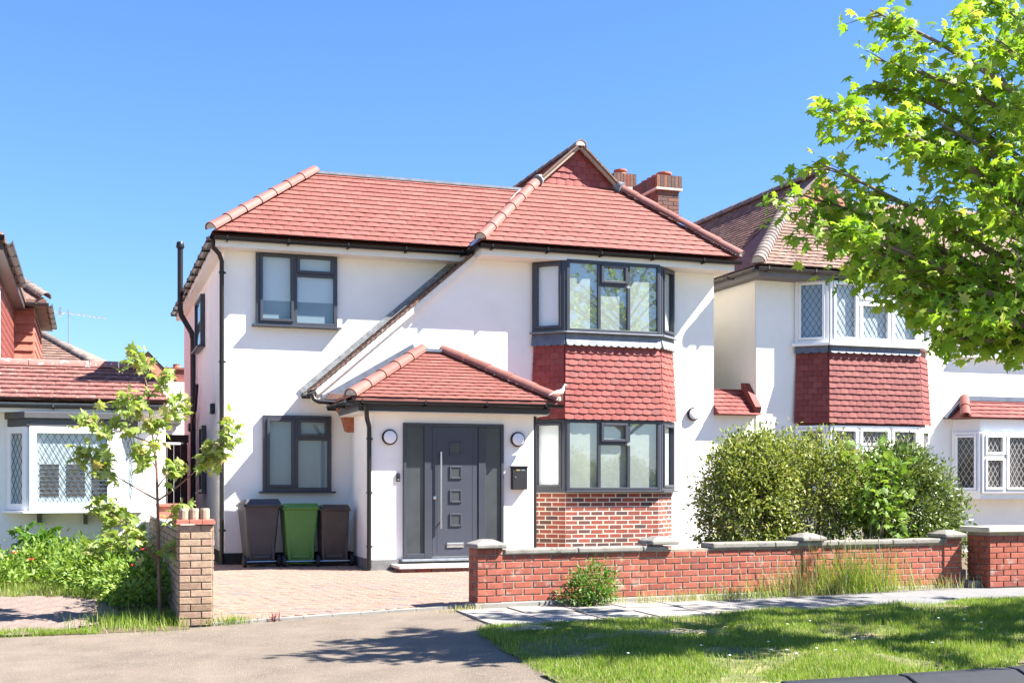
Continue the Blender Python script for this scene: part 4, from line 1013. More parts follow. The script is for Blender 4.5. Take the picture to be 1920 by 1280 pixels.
hip_run(orf, (15.37, -.5, 2.55), (15.72, -.04, 2.92), m_hang2, m_mortar, r=.09, seg=.3, cap=False); hip_run(orf, (18.06, -.5, 2.55), (17.7, -.04, 2.92), m_hang2, m_mortar, r=.09, seg=.3, cap=False)
b = MB(); b.box(15.75, 17.7, -.1, -.001, 2.88, 2.97); b.obox((15.28, -.003, 2.52), Vector((.47, 0, .42)).normalized(), (0, -1, 0), (-.66, 0, .74), (0, .64), (0, .1), (0, .05)); b.build('lead_flashing', m_leaddark, orf)
# neighbour's chimney
cb = MB(); cb.box(11.200, 11.650, 6.100, 7.460, 4.5, 8.110); nch = cb.build('chimney', m_mortarg, nb)
fb = MB(); brick_face(nch, (11.190, 6.100, 6.3), (1, 0, 0), (0, -1, 0), .47, 24, m_chimbrick, field=fb); brick_face(nch, (11.200, 7.460, 6.3), (0, -1, 0), (-1, 0, 0), 1.0, 24, m_chimbrick, field=fb); fb.build('brickwork', m_chimbrick, nch, kind='stuff')
b = MB(); b.box(11.140, 11.710, 6.040, 7.520, 7.960, 8.000)
b.build('drip_course', m_mortarw, nch)
b = MB()
for i in range(7): b.box(11.150+i*.08, 11.222+i*.08, 6.040, 6.120, 8.000, 8.300, .2+.8*random.random())
for i in range(14): b.box(11.140, 11.200, 6.130+i*.073, 6.195+i*.073, 8.000, 8.300, .2+.8*random.random())
b.box(11.170, 11.680, 6.080, 7.510, 8.000, 8.290); b.build('soldier_course', m_chimbrick, nch)
for yy in (6.300, 6.850):
    b = MB(); b.lathe((11.420, yy, 8.280), [(.15, 0), (.13, .04), (.12, .10), (.15, .12), (.15, .15), (.12, .16), (.11, .03)], 16); b.build('chimney_pot', m_pot, nch, smooth=True)

# ------------------------------------------------------------------ left neighbour's house
ln = thing('neighbour_cottage', 'white low house wing with mottled red tiled roof and leaded bow window', 'house', (-2, 3, 0))
b = MB(); b.box(-9, 1.13, .6, 6.5, 0, 2.62); b.build('wall', m_render, ln)
b = MB(); b.box(-9, 1.14, .26, .6, 2.36, 2.50); b.build('soffit', m_white, ln)
lroof = solid('roof', [[(-9,.14,2.55),(1.15,.14,2.55),(.95,1.95,3.2),(-9,1.95,3.2)], [(1.15,.14,2.55),(1.15,3.8,2.55),(.95,1.95,3.2)], [(-9,1.95,3.2),(.95,1.95,3.2),(1.15,3.8,2.55),(-9,3.8,2.55)], [(-9,.14,2.53),(-9,3.8,2.53),(1.15,3.8,2.53),(1.15,.14,2.53)]], m_oldtile2, ln)
lsl = math.hypot(1.81, .65)
tile_plane(lroof, (1.15, .14, 2.55), (1, 0, 0), (0, 1.81, .65), [(0, 0), (-.2, lsl), (-3.2, lsl), (-3.2, 0)], m_oldtile2, w=.24, gauge=.24, lap=.06, lift=.03, th=.02, maxobj=120)
for i in range(9):
    b = MB(); b.halftube((.92-i*.46, 1.95, 3.2), (.92-(i+1)*.46+.012, 1.95, 3.2), .11, .11, (0, 0, 1), th=.02, n=9); b.build('ridge_tile', m_ridge2, lroof, smooth=True)
gutter(ln, (-9, .2, 2.475), (1.14, .2, 2.475), r=.06, br=.83, mat=M('dark_grey_gutter', (.05, .052, .055), .5, .1, 8))
m_gwood = M('grey_board', (.09, .09, .092), .7, .1, 8)
lA, lB, lC, lD = (-1.12, .6), (-.83, .2), (.36, .2), (.66, .6)
b = MB(); b.prism([(-1.16, .6), (-.87, .14), (.42, .14), (.72, .6)], 'z', 2.15, 2.26); b.prism([(-1.2, .6), (-.9, .1), (.46, .1), (.76, .6)], 'z', 2.26, 2.36); b.build('bow_head', m_gwood, ln, bevel=.01)
b = MB(); b.prism([(-1.24, .6), (-.92, .08), (.48, .08), (.80, .6)], 'z', .86, .90); b.build('bow_sill', m_white, ln, bevel=.008)
for xx in (-.7, -.05, .35):
    b = MB(); b.prism([(.6, .86), (.22, .86), (.22, .82), (.30, .80), (.36, .72), (.6, .68)], 'x', xx-.03, xx+.03); b.build('bracket', m_gwood, ln)
lul = Vector((.29, -.4, 0)).normalized(); lur = Vector((.30, .4, 0)).normalized(); lsw = math.hypot(.29, .4); h = 1.24
k = dict(lattice=(.10, .18), latt_m=m_leadcame)
lw = window(ln, (-.83, .2, .905), (1, 0, 0), 1.19, h, [(.1, 1.09, .1, h-.08, 0)], m_white, m_glass, m_shut, t=.1, **k)
b = MB()
for i, x0 in enumerate((-.70, -.33, .03)):
    for q in range(8): b.obox((x0, .205, 1.11+q*.062), (1, 0, 0), (0, .25, .97), (0, -.97, .25), (.01, .28), (0, .05), (.004, .010))
b.build('shutter_slat', m_roomdk, lw, kind='stuff')
for (p, u_) in (((-1.12, .6), lul), ((.36, .2), lur)):
    window(ln, (*p, .905), u_, lsw, h, [(.1, lsw-.1, .1, h-.08, 0)], m_white, m_glass, m_blind, t=.1, **k)
# two storey part behind
b = MB(); b.box(-6, -1.5, 1.9, 8.8, 0, 5.05); up = b.build('upper_wall', m_hang2, ln)
m_redhang = M('orange_red_hanging_tile', None, .7, .15, 10, .2, 90, stops=[(0, (.33, .11, .075)), (1, (.41, .15, .10))])
tile_plane(up, (-1.5, 8.8, 2.4), (0, -1, 0), (0, 0, 1), [(0, 0), (6.9, 0), (6.9, 2.6), (0, 2.6)], m_redhang, w=.25, gauge=.15, lap=.03, lift=.035, th=.016, name='hanging_tile', maxobj=60, field='hanging_tile_field')
b = MB(); b.box(-6, -1.1, 8.85, 13, 0, 5.05); u2 = b.build('rear_wall', m_redhang, ln)
tile_plane(u2, (-2.2, 8.85, 3.0), (1, 0, 0), (0, 0, 1), [(0, 0), (1.1, 0), (1.1, 2.0), (0, 2.0)], m_redhang, w=.25, gauge=.19, lap=.03, lift=.05, th=.02, name='hanging_tile', maxobj=40, field='hanging_tile_field')
tile_plane(u2, (-1.1, 13, 3.0), (0, -1, 0), (0, 0, 1), [(0, 0), (4.1, 0), (4.1, 2.0), (0, 2.0)], m_redhang, w=.25, gauge=.19, lap=.03, lift=.05, th=.02, name='hanging_tile', maxobj=40, field='hanging_tile_field')
window(ln, (-1.49, 4.0, 3.4), (0, -1, 0), 2.0, 1.35, [(.06, .97, .06, 1.29, 1), (1.03, 1.94, .06, 1.29, 1)], m_white, m_glass, m_blind, sill=(.05, .05, .12, .04, m_white))
solid('upper_roof', [[(-6,1.5,5.2),(-1.25,1.5,5.2),(-2.6,3.4,6.6),(-6,3.4,6.6)], [(-1.25,1.5,5.2),(-1.25,9,5.2),(-2.6,7.5,6.6),(-2.6,3.4,6.6)], [(-6,1.5,5.1),(-6,9,5.1),(-1.25,9,5.1),(-1.25,1.5,5.1)], [(-1.25,1.5,5.1),(-1.25,9,5.1),(-1.25,9,5.2),(-1.25,1.5,5.2)]], m_oldtile, ln)
b = MB(); b.box(-6, -1.28, 1.62, 8.7, 4.98, 5.1); b.build('upper_soffit', m_dgut, ln); gutter(ln, (-1.2, 1.5, 5.12), (-1.2, 6.0, 5.12), r=.07, mat=m_dgut)
solid('rear_roof', [[(-6,8.5,5.2),(-.85,8.5,5.2),(-2.0,9.9,6.1),(-6,9.9,6.1)], [(-.85,8.5,5.2),(-.85,13.3,5.2),(-2.0,12,6.1),(-2.0,9.9,6.1)], [(-6,8.5,5.1),(-6,13.3,5.1),(-.85,13.3,5.1),(-.85,8.5,5.1)], [(-6,8.5,5.1),(-.85,8.5,5.1),(-.85,8.5,5.2),(-6,8.5,5.2)], [(-.85,8.5,5.1),(-.85,13.3,5.1),(-.85,13.3,5.2),(-.85,8.5,5.2)]], m_oldtile, ln)
hip_run(ln, (-.87, 8.52, 5.24), (-1.9, 9.8, 6.05), m_hip2, m_mortar, r=.12, seg=.2, name='bonnet_tile', cap=False)
gutter(ln, (-2.2, 8.45, 5.12), (-.8, 8.45, 5.12), r=.07, mat=m_dgut); gutter(ln, (-.8, 8.4, 5.12), (-.8, 12.5, 5.12), r=.07, mat=m_dgut)
# passage gate and shed
t = thing('passage_gate', 'dark wooden side gate in the narrow passage beside the white house', 'gate', (1.6, 9, 0))
for i in range(6):
    b = MB(); b.box(1.16+i*.142, 1.295+i*.142, 8.0, 8.03, .03, 2.15); b.build('plank', m_fence, t)
b = MB(); b.box(1.135, 2.025, 8.03, 8.07, .3, .4); b.box(1.135, 2.025, 8.03, 8.07, 1.7, 1.8); b.build('gate_rail', m_fence, t)
b = MB(); b.box(1.14, 2.02, 7.94, 8.06, 2.2, 2.36); b.build('gate_beam', m_fence, t)
t = thing('garden_shed', 'small pale shed wall showing above the passage gate', 'shed', (1.6, 12, 0))
b = MB(); b.box(1.0, 2.0, 11.5, 13, 0, 2.75); b.build('shed_wall', m_white, t); b = MB(); b.box(.9, 2.1, 11.3, 13.2, 2.75, 2.85); b.build('shed_roof', m_gwood, t)

# ------------------------------------------------------------------ far houses and aerials
fh = thing('far_house', 'distant house with weathered brown hipped roof and small side gable', 'house', (-5, 32, 0))
b = MB(); b.box(-12, 3.5, 26.5, 36, 0, 5.0); b.build('wall', m_cream, fh)
fr_ = solid('roof', [[(-12,26,4.9),(1.2,26,4.9),(-2.6,30,7.45),(-12,30,7.45)], [(1.2,26,4.9),(4.2,36,4.9),(1.4,34,6.1),(-2.6,30,7.45)], [(-12,26,4.9),(-12,36,4.9),(4.2,36,4.9),(1.2,26,4.9)]], m_oldtile, fh)
tile_plane(fr_, (-12, 26, 4.9), (1, 0, 0), (0, 4, 2.55), [(0, 0), (13.2, 0), (9.4, 4.74), (0, 4.74)], m_oldtile, w=.33, gauge=.2, lap=.05, lift=.04, th=.03, maxobj=0)
hip_run(fr_, (1.2, 26, 4.93), (-2.6, 30, 7.48), m_hip2, m_mortar, r=.14, seg=.25, name='bonnet_tile', cap=False)
solid('gable_roof', [[(.8,31,5.4),(2.2,31,6.55),(2.2,35,6.55),(.8,35,5.4)], [(2.2,31,6.55),(3.4,31,5.3),(3.4,35,5.3),(2.2,35,6.55)], [(.8,31.1,5.2),(3.4,31.1,5.2),(2.2,31.1,6.5)]], m_oldtile, fh)
b = MB(); b.prism([(1.0, 4.9), (3.2, 4.9), (3.2, 5.3), (2.2, 6.35), (1.0, 5.4)], 'y', 31.04, 31.3); b.build('gable_wall', m_redhang, fh)
fh2 = thing('far_red_house', 'distant house with bright red roof and low chimney behind the passage', 'house', (6, 44, 0))
b = MB(); b.box(2.0, 14, 41, 50, 0, 4.6); b.build('wall', m_cream, fh2)
fr2 = solid('roof', [[(1.6,40.5,4.6),(14,40.5,4.6),(14,45,6.85),(1.6,45,6.85)], [(1.6,45,6.85),(14,45,6.85),(14,50,4.6),(1.6,50,4.6)], [(1.6,40.5,4.6),(1.6,45,6.85),(1.6,50,4.6)]], m_tile, fh2)
tile_plane(fr2, (1.6, 40.5, 4.6), (1, 0, 0), (0, 4.5, 2.25), [(0, 0), (5, 0), (5, 5.03), (0, 5.03)], m_tile, w=.33, gauge=.25, lap=.05, lift=.04, th=.03)
b = MB(); b.box(3.2, 5.2, 44.6, 45.6, 6.5, 7.1); b.box(3.1, 5.3, 44.5, 45.7, 7.1, 7.2); b.build('chimney', m_chimbrick, fh2); b = MB(); b.lathe((4.2, 45, 7.2), [(.2, 0), (.17, .15), (.2, .2)], 12); b.build('chimney_pot', m_pot, fh2)
def aerial(x, y, z0, z1, s, label):
    t = thing('roof_aerial', label, 'aerial', (x, y, z0))
    b = MB(); b.tube([(x, y, z0-1.5), (x, y, z1)], .03, 6); b.build('mast', m_metal, t)
    b = MB(); b.tube([(x-.2*s, y, z1-.15), (x+1.4*s, y+.3, z1-.28)], .022, 6); b.build('boom', m_metal, t)
    for i in range(8):
        b = MB(); q = -.1 + .19*i; l = .42-.025*i; xx, yy, zz = x+q*s, y+.06*i, z1-.16-.016*i; b.tube([(xx, yy-l, zz-.05), (xx, yy+l*.2, zz+.0), (xx, yy+l, zz+.05)], .012, 5); b.build('element', m_metal, t)
    b = MB(); b.box(x-.3*s-.05, x-.3*s+.05, y-.3, y+.3, z1-.3, z1); b.build('reflector', m_metal, t)
aerial(-1.7, 31, 6.9, 8.2, .55, 'thin television aerial on a short mast above the weathered brown roof')
aerial(-.75, 31.5, 6.4, 8.15, 1.0, 'longer television aerial with pointing boom above the brown roof')

# ------------------------------------------------------------------ vegetation
MAPLE = [(0, 0, 0), (.02, -.10, -.02), (-.16, -.36, -.10), (.16, -.26, -.03), (.22, -.56, -.14), (.42, -.30, -.06), (.60, -.40, -.12), (.62, -.16, -.04), (1.0, 0, -.18),
         (.62, .16, -.04), (.60, .40, -.12), (.42, .30, -.06), (.22, .56, -.14), (.16, .26, -.03), (-.16, .36, -.10), (.02, .10, -.02), (.40, 0, .02)]
MAPLE_F = [(16, i, i+1) for i in range(1, 15)] + [(16, 15, 0), (16, 0, 1)]
OVAL = [(0, 0, 0), (.35, -.22, .05), (.75, -.16, .03), (1, 0, -.06), (.75, .16, .03), (.35, .22, .05)]
OVAL_F = [(0, 1, 2, 3), (0, 3, 4, 5)]
BLADE = [(-.5, 0, 0), (.5, 0, 0), (.36, .12, .55), (-.36, .12, .55), (0, .42, 1)]
BLADE_F = [(0, 1, 2, 3), (3, 2, 4)]

def frames(n, tipdir, spread=.6, normal_up=1., droop=-.3):
    """(n,3,3) leaf frames: x axis along tipdir with spread, z axis leaf normal"""
    t = tipdir + rng.normal(0, spread, (n, 3)); t[:, 2] += droop; t /= np.linalg.norm(t, axis=1)[:, None]
    z = np.array([0, 0, normal_up]) + rng.normal(0, .5, (n, 3)); z -= t*(z*t).sum(1)[:, None]; z /= np.linalg.norm(z, axis=1)[:, None]
    return np.stack([t, np.cross(z, t), z], 2)

def bezier(A, B, sag=0., side=0., n=7):
    A, B = Vector(A), Vector(B); d = B-A; s = Vector((-d.y, d.x, 0)); s = s.normalized() if s.length > 1e-6 else Vector((1, 0, 0))
    C = A + d*.5 + Vector((0, 0, sag)) + s*side
    return [A*(1-t)**2 + C*2*t*(1-t) + B*t*t for t in [i/(n-1) for i in range(n)]]

def make_tree(name, label, cat, base, trunk_pts, trunk_r, limbs, leaf_mat, bark, leaf, twigs, per, tw_len, nobj, local_r=.05, part_leaf='leaf', limb_r=.035, leaf_from=.3, limb_part='branch'):
    """limbs: (start, end, sag, side). Twigs with leaves grow from the outer part of each limb"""
    t = thing(name, label, cat, base)
    b = MB(); b.tube(trunk_pts, trunk_r, 12); b.build('trunk', bark, t, smooth=True)
    P, F = [], []
    for (A, B, sag, side) in limbs:
        pts = bezier(A, B, sag, side, 8)
        r0 = limb_r*(.6 + .25*(Vector(B)-Vector(A)).length)
        b = MB(); b.tube(pts, [r0*(1-.86*i/7) for i in range(8)], 7)
        tw = MB()
        Lm = (Vector(B)-Vector(A)).length
        nt = max(3, int(twigs*Lm))
        for k in range(nt):
            f = leaf_from + (1-leaf_from)*(k+random.random())/nt
            i = min(int(f*7), 6); p = pts[i].lerp(pts[i+1], f*7-i); dr = (pts[i+1]-pts[i]).normalized()
            d = (dr*random.uniform(.3, 1.1) + Vector((random.gauss(0, .6), random.gauss(0, .6), random.gauss(.05, .35)))).normalized()
            l = random.uniform(*tw_len)
            if k == nt-1: p, d = pts[-2], dr; l = tw_len[0]
            q = p + d*l + Vector((0, 0, -.12*l))
            b.tube([p, p.lerp(q, .5) + Vector((0, 0, .03*l)), q], [max(.004, r0*.22), .004, .003], 5, caps=False)
            m = max(3, int(per*random.uniform(.6, 1.4)))
            for j in range(m):
                g = random.uniform(.15, 1.05); P.append(tuple(p.lerp(q, min(g, 1)) + Vector((random.gauss(0, local_r), random.gauss(0, local_r), random.gauss(-.01, local_r))))); F.append(tuple(d))
        b.build(limb_part, bark, t, smooth=True)
    P = np.array(P); F = np.array(F); n = len(P)
    fr = frames(n, F, .75, 1., -.35); sz = rng.uniform(leaf*.7, leaf*1.2, n)
    fr = fr * np.stack([np.ones(n), rng.uniform(.62, 1.1, n), rng.uniform(.5, 2.2, n)], 1)[:, None, :]
    camp = np.array([0, -19.26, 1.27]); v = P - camp
    X = v[:, 0]*math.cos(R(19.03)) - v[:, 1]*math.sin(R(19.03)); Z = v[:, 0]*math.sin(R(19.03)) + v[:, 1]*math.cos(R(19.03))
    vis = (np.abs(X/Z) < .43) & (v[:, 2]/Z < .42)
    order = np.argsort(np.where(vis, Z, Z+100)); own = order[:nobj]; rest = order[nobj:]
    lm = MB().add(MAPLE, MAPLE_F).mesh('leaf'); lm.materials.append(leaf_mat)
    crown = None
    if len(rest):
        me = scatter_mesh(MAPLE, MAPLE_F, P[rest] - np.array(base), fr[rest], sz[rest]); crown = link('crown', me, leaf_mat, t, kind='stuff')
    for i in own:
        o = bpy.data.objects.new(part_leaf, lm); col.objects.link(o); o.parent = crown or t
        o.matrix_local = Matrix.Translation(Vector(P[i]) - Vector(base)) @ Matrix(fr[i].tolist()).to_4x4() @ Matrix.Scale(float(sz[i]), 4)
    return t, n

# street maple on the verge, trunk just outside the frame
TB = Vector((8.55, -10.78, gz(8.55, -10.78)))
tips = [(6.96, -9.3, 5.71), (7.55, -8.55, 5.55), (7.0, -8.5, 5.0), (6.50, -9.3, 4.72), (7.55, -8.5, 5.35), (6.40, -9.3, 4.2), (6.62, -8.5, 4.12), (6.30, -9.3, 3.64), (6.85, -8.5, 3.75), (6.66, -9.3, 3.12), (7.7, -8.6, 3.0),
        (7.18, -9.3, 2.85), (7.1, -9.8, 2.62), (7.6, -9.4, 2.42), (8.35, -9.2, 2.43), (8.9, -8.6, 2.55), (8.3, -9.3, 6.0), (8.7, -9.0, 5.75), (8.45, -8.5, 5.5), (8.9, -8.4, 6.4), (8.74, -9.3, 3.5), (8.74, -9.4, 4.5), (7.5, -9.4, 4.4),
        (7.9, -8.7, 3.6), (8.1, -8.6, 4.8), (7.7, -9.9, 3.9), (8.0, -10.0, 3.2), (7.9, -10.2, 4.7), (8.4, -10.4, 5.5), (8.8, -10.3, 3.0), (9.3, -8.2, 3.2), (9.5, -8.3, 4.4), (9.2, -10.0, 4.0), (7.4, -9.2, 3.4), (7.6, -9.0, 4.9)]
_c = Vector((0, -19.26, 1.27))
tips = [tuple(_c + (Vector((x+.10, y, z+(.10 if z > 3.2 else .26))) - _c)*.86) for (x, y, z) in tips]
for i in range(26):
    a = random.uniform(0, 2*math.pi); e = random.uniform(-.35, 1.2); r_ = random.uniform(1.8, 2.8)
    q = TB + Vector((math.cos(a)*math.cos(e)*r_, math.sin(a)*math.cos(e)*r_*.95, 4.0 + math.sin(e)*2.6))
    if q.x > 8.2: tips.append(tuple(q))
limbs = []
for (x, y, z) in tips:
    hz = min(max(2.2, z-1.05 - .25*random.random()), 4.6); f = random.uniform(.02, .1)
    st_ = Vector((TB.x + (x-TB.x)*f, TB.y + (y-TB.y)*f, hz)); limbs.append((st_, (x, y, z), .25 + .1*random.random(), random.uniform(-.3, .3)))
tr, n1 = make_tree('street_maple', 'leafy green maple street tree on the grass verge with overhanging branches', 'tree', TB,
    [TB + Vector(p) for p in ((0, 0, -.1), (0, 0, .1), (.02, .02, 1.2), (0, .03, 2.5), (-.03, 0, 3.8), (0, 0, 4.9))], [.19, .15, .125, .11, .075, .03], limbs, m_maple, m_bark, .112, 8.2, 13, (.16, .44), 300, local_r=.055)

# tree added out of frame for leaf reflections in the bay windows and dapple
T2 = Vector((13.0, -10.4, gz(13.0, -10.4))); lim2 = []
for i in range(34):
    a = random.uniform(0, 2*math.pi); e = random.uniform(-.3, 1.3); r_ = random.uniform(1.7, 2.7)
    q = T2 + Vector((math.cos(a)*math.cos(e)*r_, math.sin(a)*math.cos(e)*r_, 4.6 + math.sin(e)*2.9))
    lim2.append((T2 + Vector((0, 0, min(max(2.4, q.z-T2.z-1.2), 5.5))), tuple(q), .2, random.uniform(-.2, .2)))
make_tree('street_maple', 'second maple street tree, added out of view further along the verge beyond the gate pier', 'tree', T2,
    [T2 + Vector(p) for p in ((0, 0, -.1), (0, 0, .1), (.02, .02, 1.2), (0, .03, 2.8), (-.03, 0, 4.4), (0, 0, 6.0))], [.19, .15, .125, .11, .075, .03], lim2, m_maple, m_bark, .12, 5.0, 11, (.2, .5), 0, local_r=.06)

# young maple in the left garden
SB = Vector((.73, -5.5, gz(.73, -5.5)))
def sp_(pts, dy=0.): return [Vector((x, -5.5 + dy*i/(len(pts)-1), z)) for i, (x, z) in enumerate(pts)]
lead = sp_([(.70, 1.1), (.69, 1.5), (.64, 1.9), (.59, 2.36), (.53, 2.62)], .1)
sl_ = [((.69, -5.5, 1.1), (1.50, -5.75, 1.90), -.12, .05), ((.69, -5.5, 1.12), (-.12, -5.3, 1.64), -.02, .05), ((.64, -5.47, 1.88), (.34, -5.6, 2.2), .05, 0), ((.64, -5.47, 1.88), (.95, -5.35, 2.16), .02, 0), ((.66, -5.49, 1.72), (-.03, -5.65, 1.93), .02, .05),
       ((.71, -5.5, .46), (.06, -5.6, 1.10), .12, .03), ((.71, -5.5, .75), (.89, -5.65, 1.04), .04, 0), ((.71, -5.5, .41), (.42, -5.65, .76), .05, 0), ((.69, -5.5, 1.45), (.55, -5.8, 1.62), .05, 0), ((.70, -5.5, 1.25), (.86, -5.75, 1.45), .04, 0), ((.59, -5.42, 2.3), (.53, -5.4, 2.66), 0, 0), ((.6, -5.43, 2.2), (.75, -5.5, 2.42), 0, 0), ((.7, -5.5, .5), (.85, -5.7, .62), .03, 0), ((.66, -5.48, 1.65), (.72, -5.65, 1.95), 0, 0)]
make_tree('maple_sapling', 'young maple sapling with pale fresh leaves beside the yellow brick pier', 'tree', SB, [SB, SB + Vector((-.01, 0, .35)), Vector((.71, -5.5, .46)), Vector((.70, -5.5, 1.1))] + lead[1:], [.022, .019, .018, .016, .014, .011, .008, .004], sl_, m_sap, m_twig, .125, 20, 5.2, (.08, .19), 300, local_r=.05, limb_r=.013, leaf_from=.5)

def clumps(c, rad, ncl, nper, sig, shell=.55, zmin=-.06):
    """leaf positions and outward directions in clumps spread through an ellipsoid"""
    d = rng.normal(0, 1, (ncl, 3)); d /= np.linalg.norm(d, axis=1)[:, None]
    r = shell + (1.13-shell)*rng.random(ncl)**.7
    cc = np.array(c) + d*np.array(rad)*r[:, None]
    p = np.repeat(cc, nper, 0) + rng.normal(0, sig, (ncl*nper, 3)); o = np.repeat(d, nper, 0)
    k = p[:, 2] > zmin
    return p[k], o[k]

def shrub(name, label, base, ells, leaf, mat, stems, twigs=40, tmpl=(OVAL, OVAL_F), cat='shrub', stem_mat=None, spread=.7):
    t = thing(name, label, cat, base)
    PP, OO = [], []
    for (c, rad, ncl, nper, sig) in ells:
        p, o = clumps(c, rad, ncl, nper, sig); PP.append(p); OO.append(o)
    P = np.concatenate(PP); O_ = np.concatenate(OO); n = len(P)
    me = scatter_mesh(tmpl[0], tmpl[1], P - np.array(base), frames(n, O_, spread, 1., .1), rng.uniform(leaf*.65, leaf*1.25, n))
    link('foliage', me, mat, t, kind='stuff')
    for k in range(stems):
        (c, rad, *_ ) = ells[k % len(ells)]
        top = Vector(c) + Vector((random.uniform(-.7, .7)*rad[0], random.uniform(-.7, .7)*rad[1], random.uniform(.1, .75)*rad[2]))
        bs = Vector(base) + Vector((random.uniform(-.25, .25)*rad[0]*1.5, random.uniform(-.1, .1), -.03))
        b = MB(); b.tube(bezier(bs, top, .1, random.uniform(-.15, .15), 7), [.022, .02, .017, .013, .009, .006, .003], 6); b.build('stem', stem_mat or m_bark, t, smooth=True)
    tw = MB()
    for k in range(twigs):
        (c, rad, *_ ) = random.choice(ells); a = Vector(c) + Vector((random.gauss(0, .4)*rad[0], random.gauss(0, .4)*rad[1], random.gauss(-.1, .4)*rad[2])); d = Vector((random.gauss(0, 1), random.gauss(0, 1), random.gauss(.5, .6))).normalized()
        if a.z > .1: tw.tube([a, a + d*.14 + Vector((0, 0, .01)), a + d*.3], [.005, .004, .002], 4, caps=False)
    if twigs: tw.build('twigs', stem_mat or m_bark, t, kind='stuff')
    return t
shrub('rounded_shrub', 'rounded light green small leaved shrub behind the garden wall next to the arch', (8.1, -5.0, -.03), [((8.22, -5.0, .95), (.66, .55, .9), 400, 28, .075), ((8.4, -4.9, 1.4), (.5, .5, .5), 170, 26, .07), ((7.85, -5.1, .8), (.36, .4, .6), 100, 24, .07)], .062, m_shrub, 9, 120, stem_mat=m_twig)
shrub('twiggy_shrub', 'tall twiggy shrub with fresh yellowish tips in the middle of the hedge', (9.1, -5.1, -.03), [((9.1, -5.0, 1.02), (.76, .55, .9), 400, 28, .08), ((9.5, -5.0, 1.32), (.55, .5, .55), 190, 26, .08), ((8.72, -4.95, 1.15), (.42, .45, .7), 130, 26, .09), ((10.05, -4.8, .85), (.42, .4, .75), 130, 26, .08)], .058, m_shrub, 12, 260, stem_mat=M('pale_brown_twig', (.22, .15, .11), .9, .2, 20))
shrub('sycamore_seedling', 'broad leaved bright green seedling tree hanging over the wall in the hedge', (9.75, -5.5, -.03), [((9.8, -5.45, 1.3), (.42, .3, .5), 46, 7, .10), ((10.0, -5.45, .9), (.3, .25, .35), 24, 7, .09)], .11, m_weed, 5, 0, tmpl=(MAPLE, MAPLE_F), cat='tree', spread=.5)
shrub('glossy_shrub', 'dark green glossy leaved shrub beside the steps at the hedge end', (10.7, -5.1, -.03), [((10.55, -5.05, .95), (.7, .5, .8), 360, 28, .075), ((11.05, -4.9, .75), (.6, .5, .62), 260, 28, .075), ((10.6, -4.9, 1.45), (.4, .4, .35), 70, 22, .075)], .068, m_laurel, 10, 150, stem_mat=M('grey_twig', (.25, .21, .18), .9, .2, 20))
shrub('gap_plant', 'bright green leafy plant growing behind the concrete steps', (11.2, -4.4, 0), [((11.25, -4.3, .3), (.45, .5, .32), 60, 22, .06)], .06, m_weed, 3, 0, cat='plant')
shrub('wall_weed', 'dark green bushy weed growing at the foot of the brick wall', (5.35, -6.48, gz(5.35, -6.48)), [((5.37, -6.5, .14), (.24, .12, .22), 120, 18, .045), ((5.2, -6.5, .03), (.2, .10, .12), 50, 16, .04)], .04, m_ivy, 6, 0, cat='weed')

def tuft(name, label, pos, n, h, rad, mat, w=.007, lean=.35, cat='grass clump', stems=0, group=None):
    x, y = pos; P = np.stack([x + rng.normal(0, rad[0], n), y + rng.normal(0, rad[1], n), np.zeros(n)], 1)
    P[:, 2] = [gz(a, c) for a, c in P[:, :2]]
    a = rng.random(n)*2*np.pi; le = rng.normal(0, lean, n)
    hh = rng.uniform(h*.35, h, n)
    ax = np.stack([np.cos(a), np.sin(a), np.zeros(n)], 1); up_ = np.stack([-np.sin(a)*le, np.cos(a)*le, np.ones(n)], 1); up_ /= np.linalg.norm(up_, axis=1)[:, None]
    fr = np.stack([ax*(w/hh)[:, None]*1.0, np.cross(up_, ax), up_], 2)
    me = scatter_mesh(BLADE, BLADE_F, P - np.array((x, y, gz(x, y))), fr, hh)
    t = thing(name, label, cat, (x, y, gz(x, y)), group)
    link('blades', me, mat, t, kind='stuff')
    for k in range(stems):
        b = MB(); q = Vector((x + random.gauss(0, rad[0]), y + random.gauss(0, rad[1]), gz(x, y))); tp_ = q + Vector((random.gauss(0, .1), random.gauss(0, .06), h*random.uniform(.9, 1.15)))
        b.tube(bezier(q, tp_, .0, .03, 5), [.0025, .0025, .002, .002, .0015], 4); b.tube([tp_ - Vector((0, 0, .09)), tp_ - Vector((0, 0, .04)), tp_], [.002, .008, .002], 5); b.build('seed_stem', m_straw, t)
    return t
tuft('tall_grass', 'tall uncut green grass growing against the garden wall', (9.05, -6.12), 620, .72, (.36, .07), m_grass, stems=10)
tuft('tall_grass', 'thin drier grass with seed heads left of the tall green grass by the wall', (8.25, -6.2), 320, .48, (.45, .06), m_drygrass, stems=6)
tuft('wall_grass', 'short pale grass at the wall foot near the end pier', (10.05, -6.07), 260, .24, (.45, .06), m_drygrass)
tuft('wall_grass', 'short grass tuft at the wall foot right of the bushy weed', (6.4, -6.42), 260, .2, (.4, .06), m_drygrass)
tuft('wall_grass', 'sparse grass at the wall foot below the cracked brickwork', (7.3, -6.34), 300, .2, (.4, .06), m_grass)
tuft('pier_grass', 'green grass tuft at the right foot of the yellow brick pier', (1.42, -6.12), 260, .12, (.12, .05), m_grass)
tuft('drive_weed', 'small reddish spiky weed at the edge of the block paving', (1.85, -6.16), 26, .13, (.03, .03), M('red_weed', (.22, .06, .05), .7, .2, 20), w=.012, lean=.8, cat='weed')
tuft('pier_grass', 'small grass tuft by the left foot of the red brick wall', (3.85, -6.42), 120, .09, (.15, .05), m_drygrass)
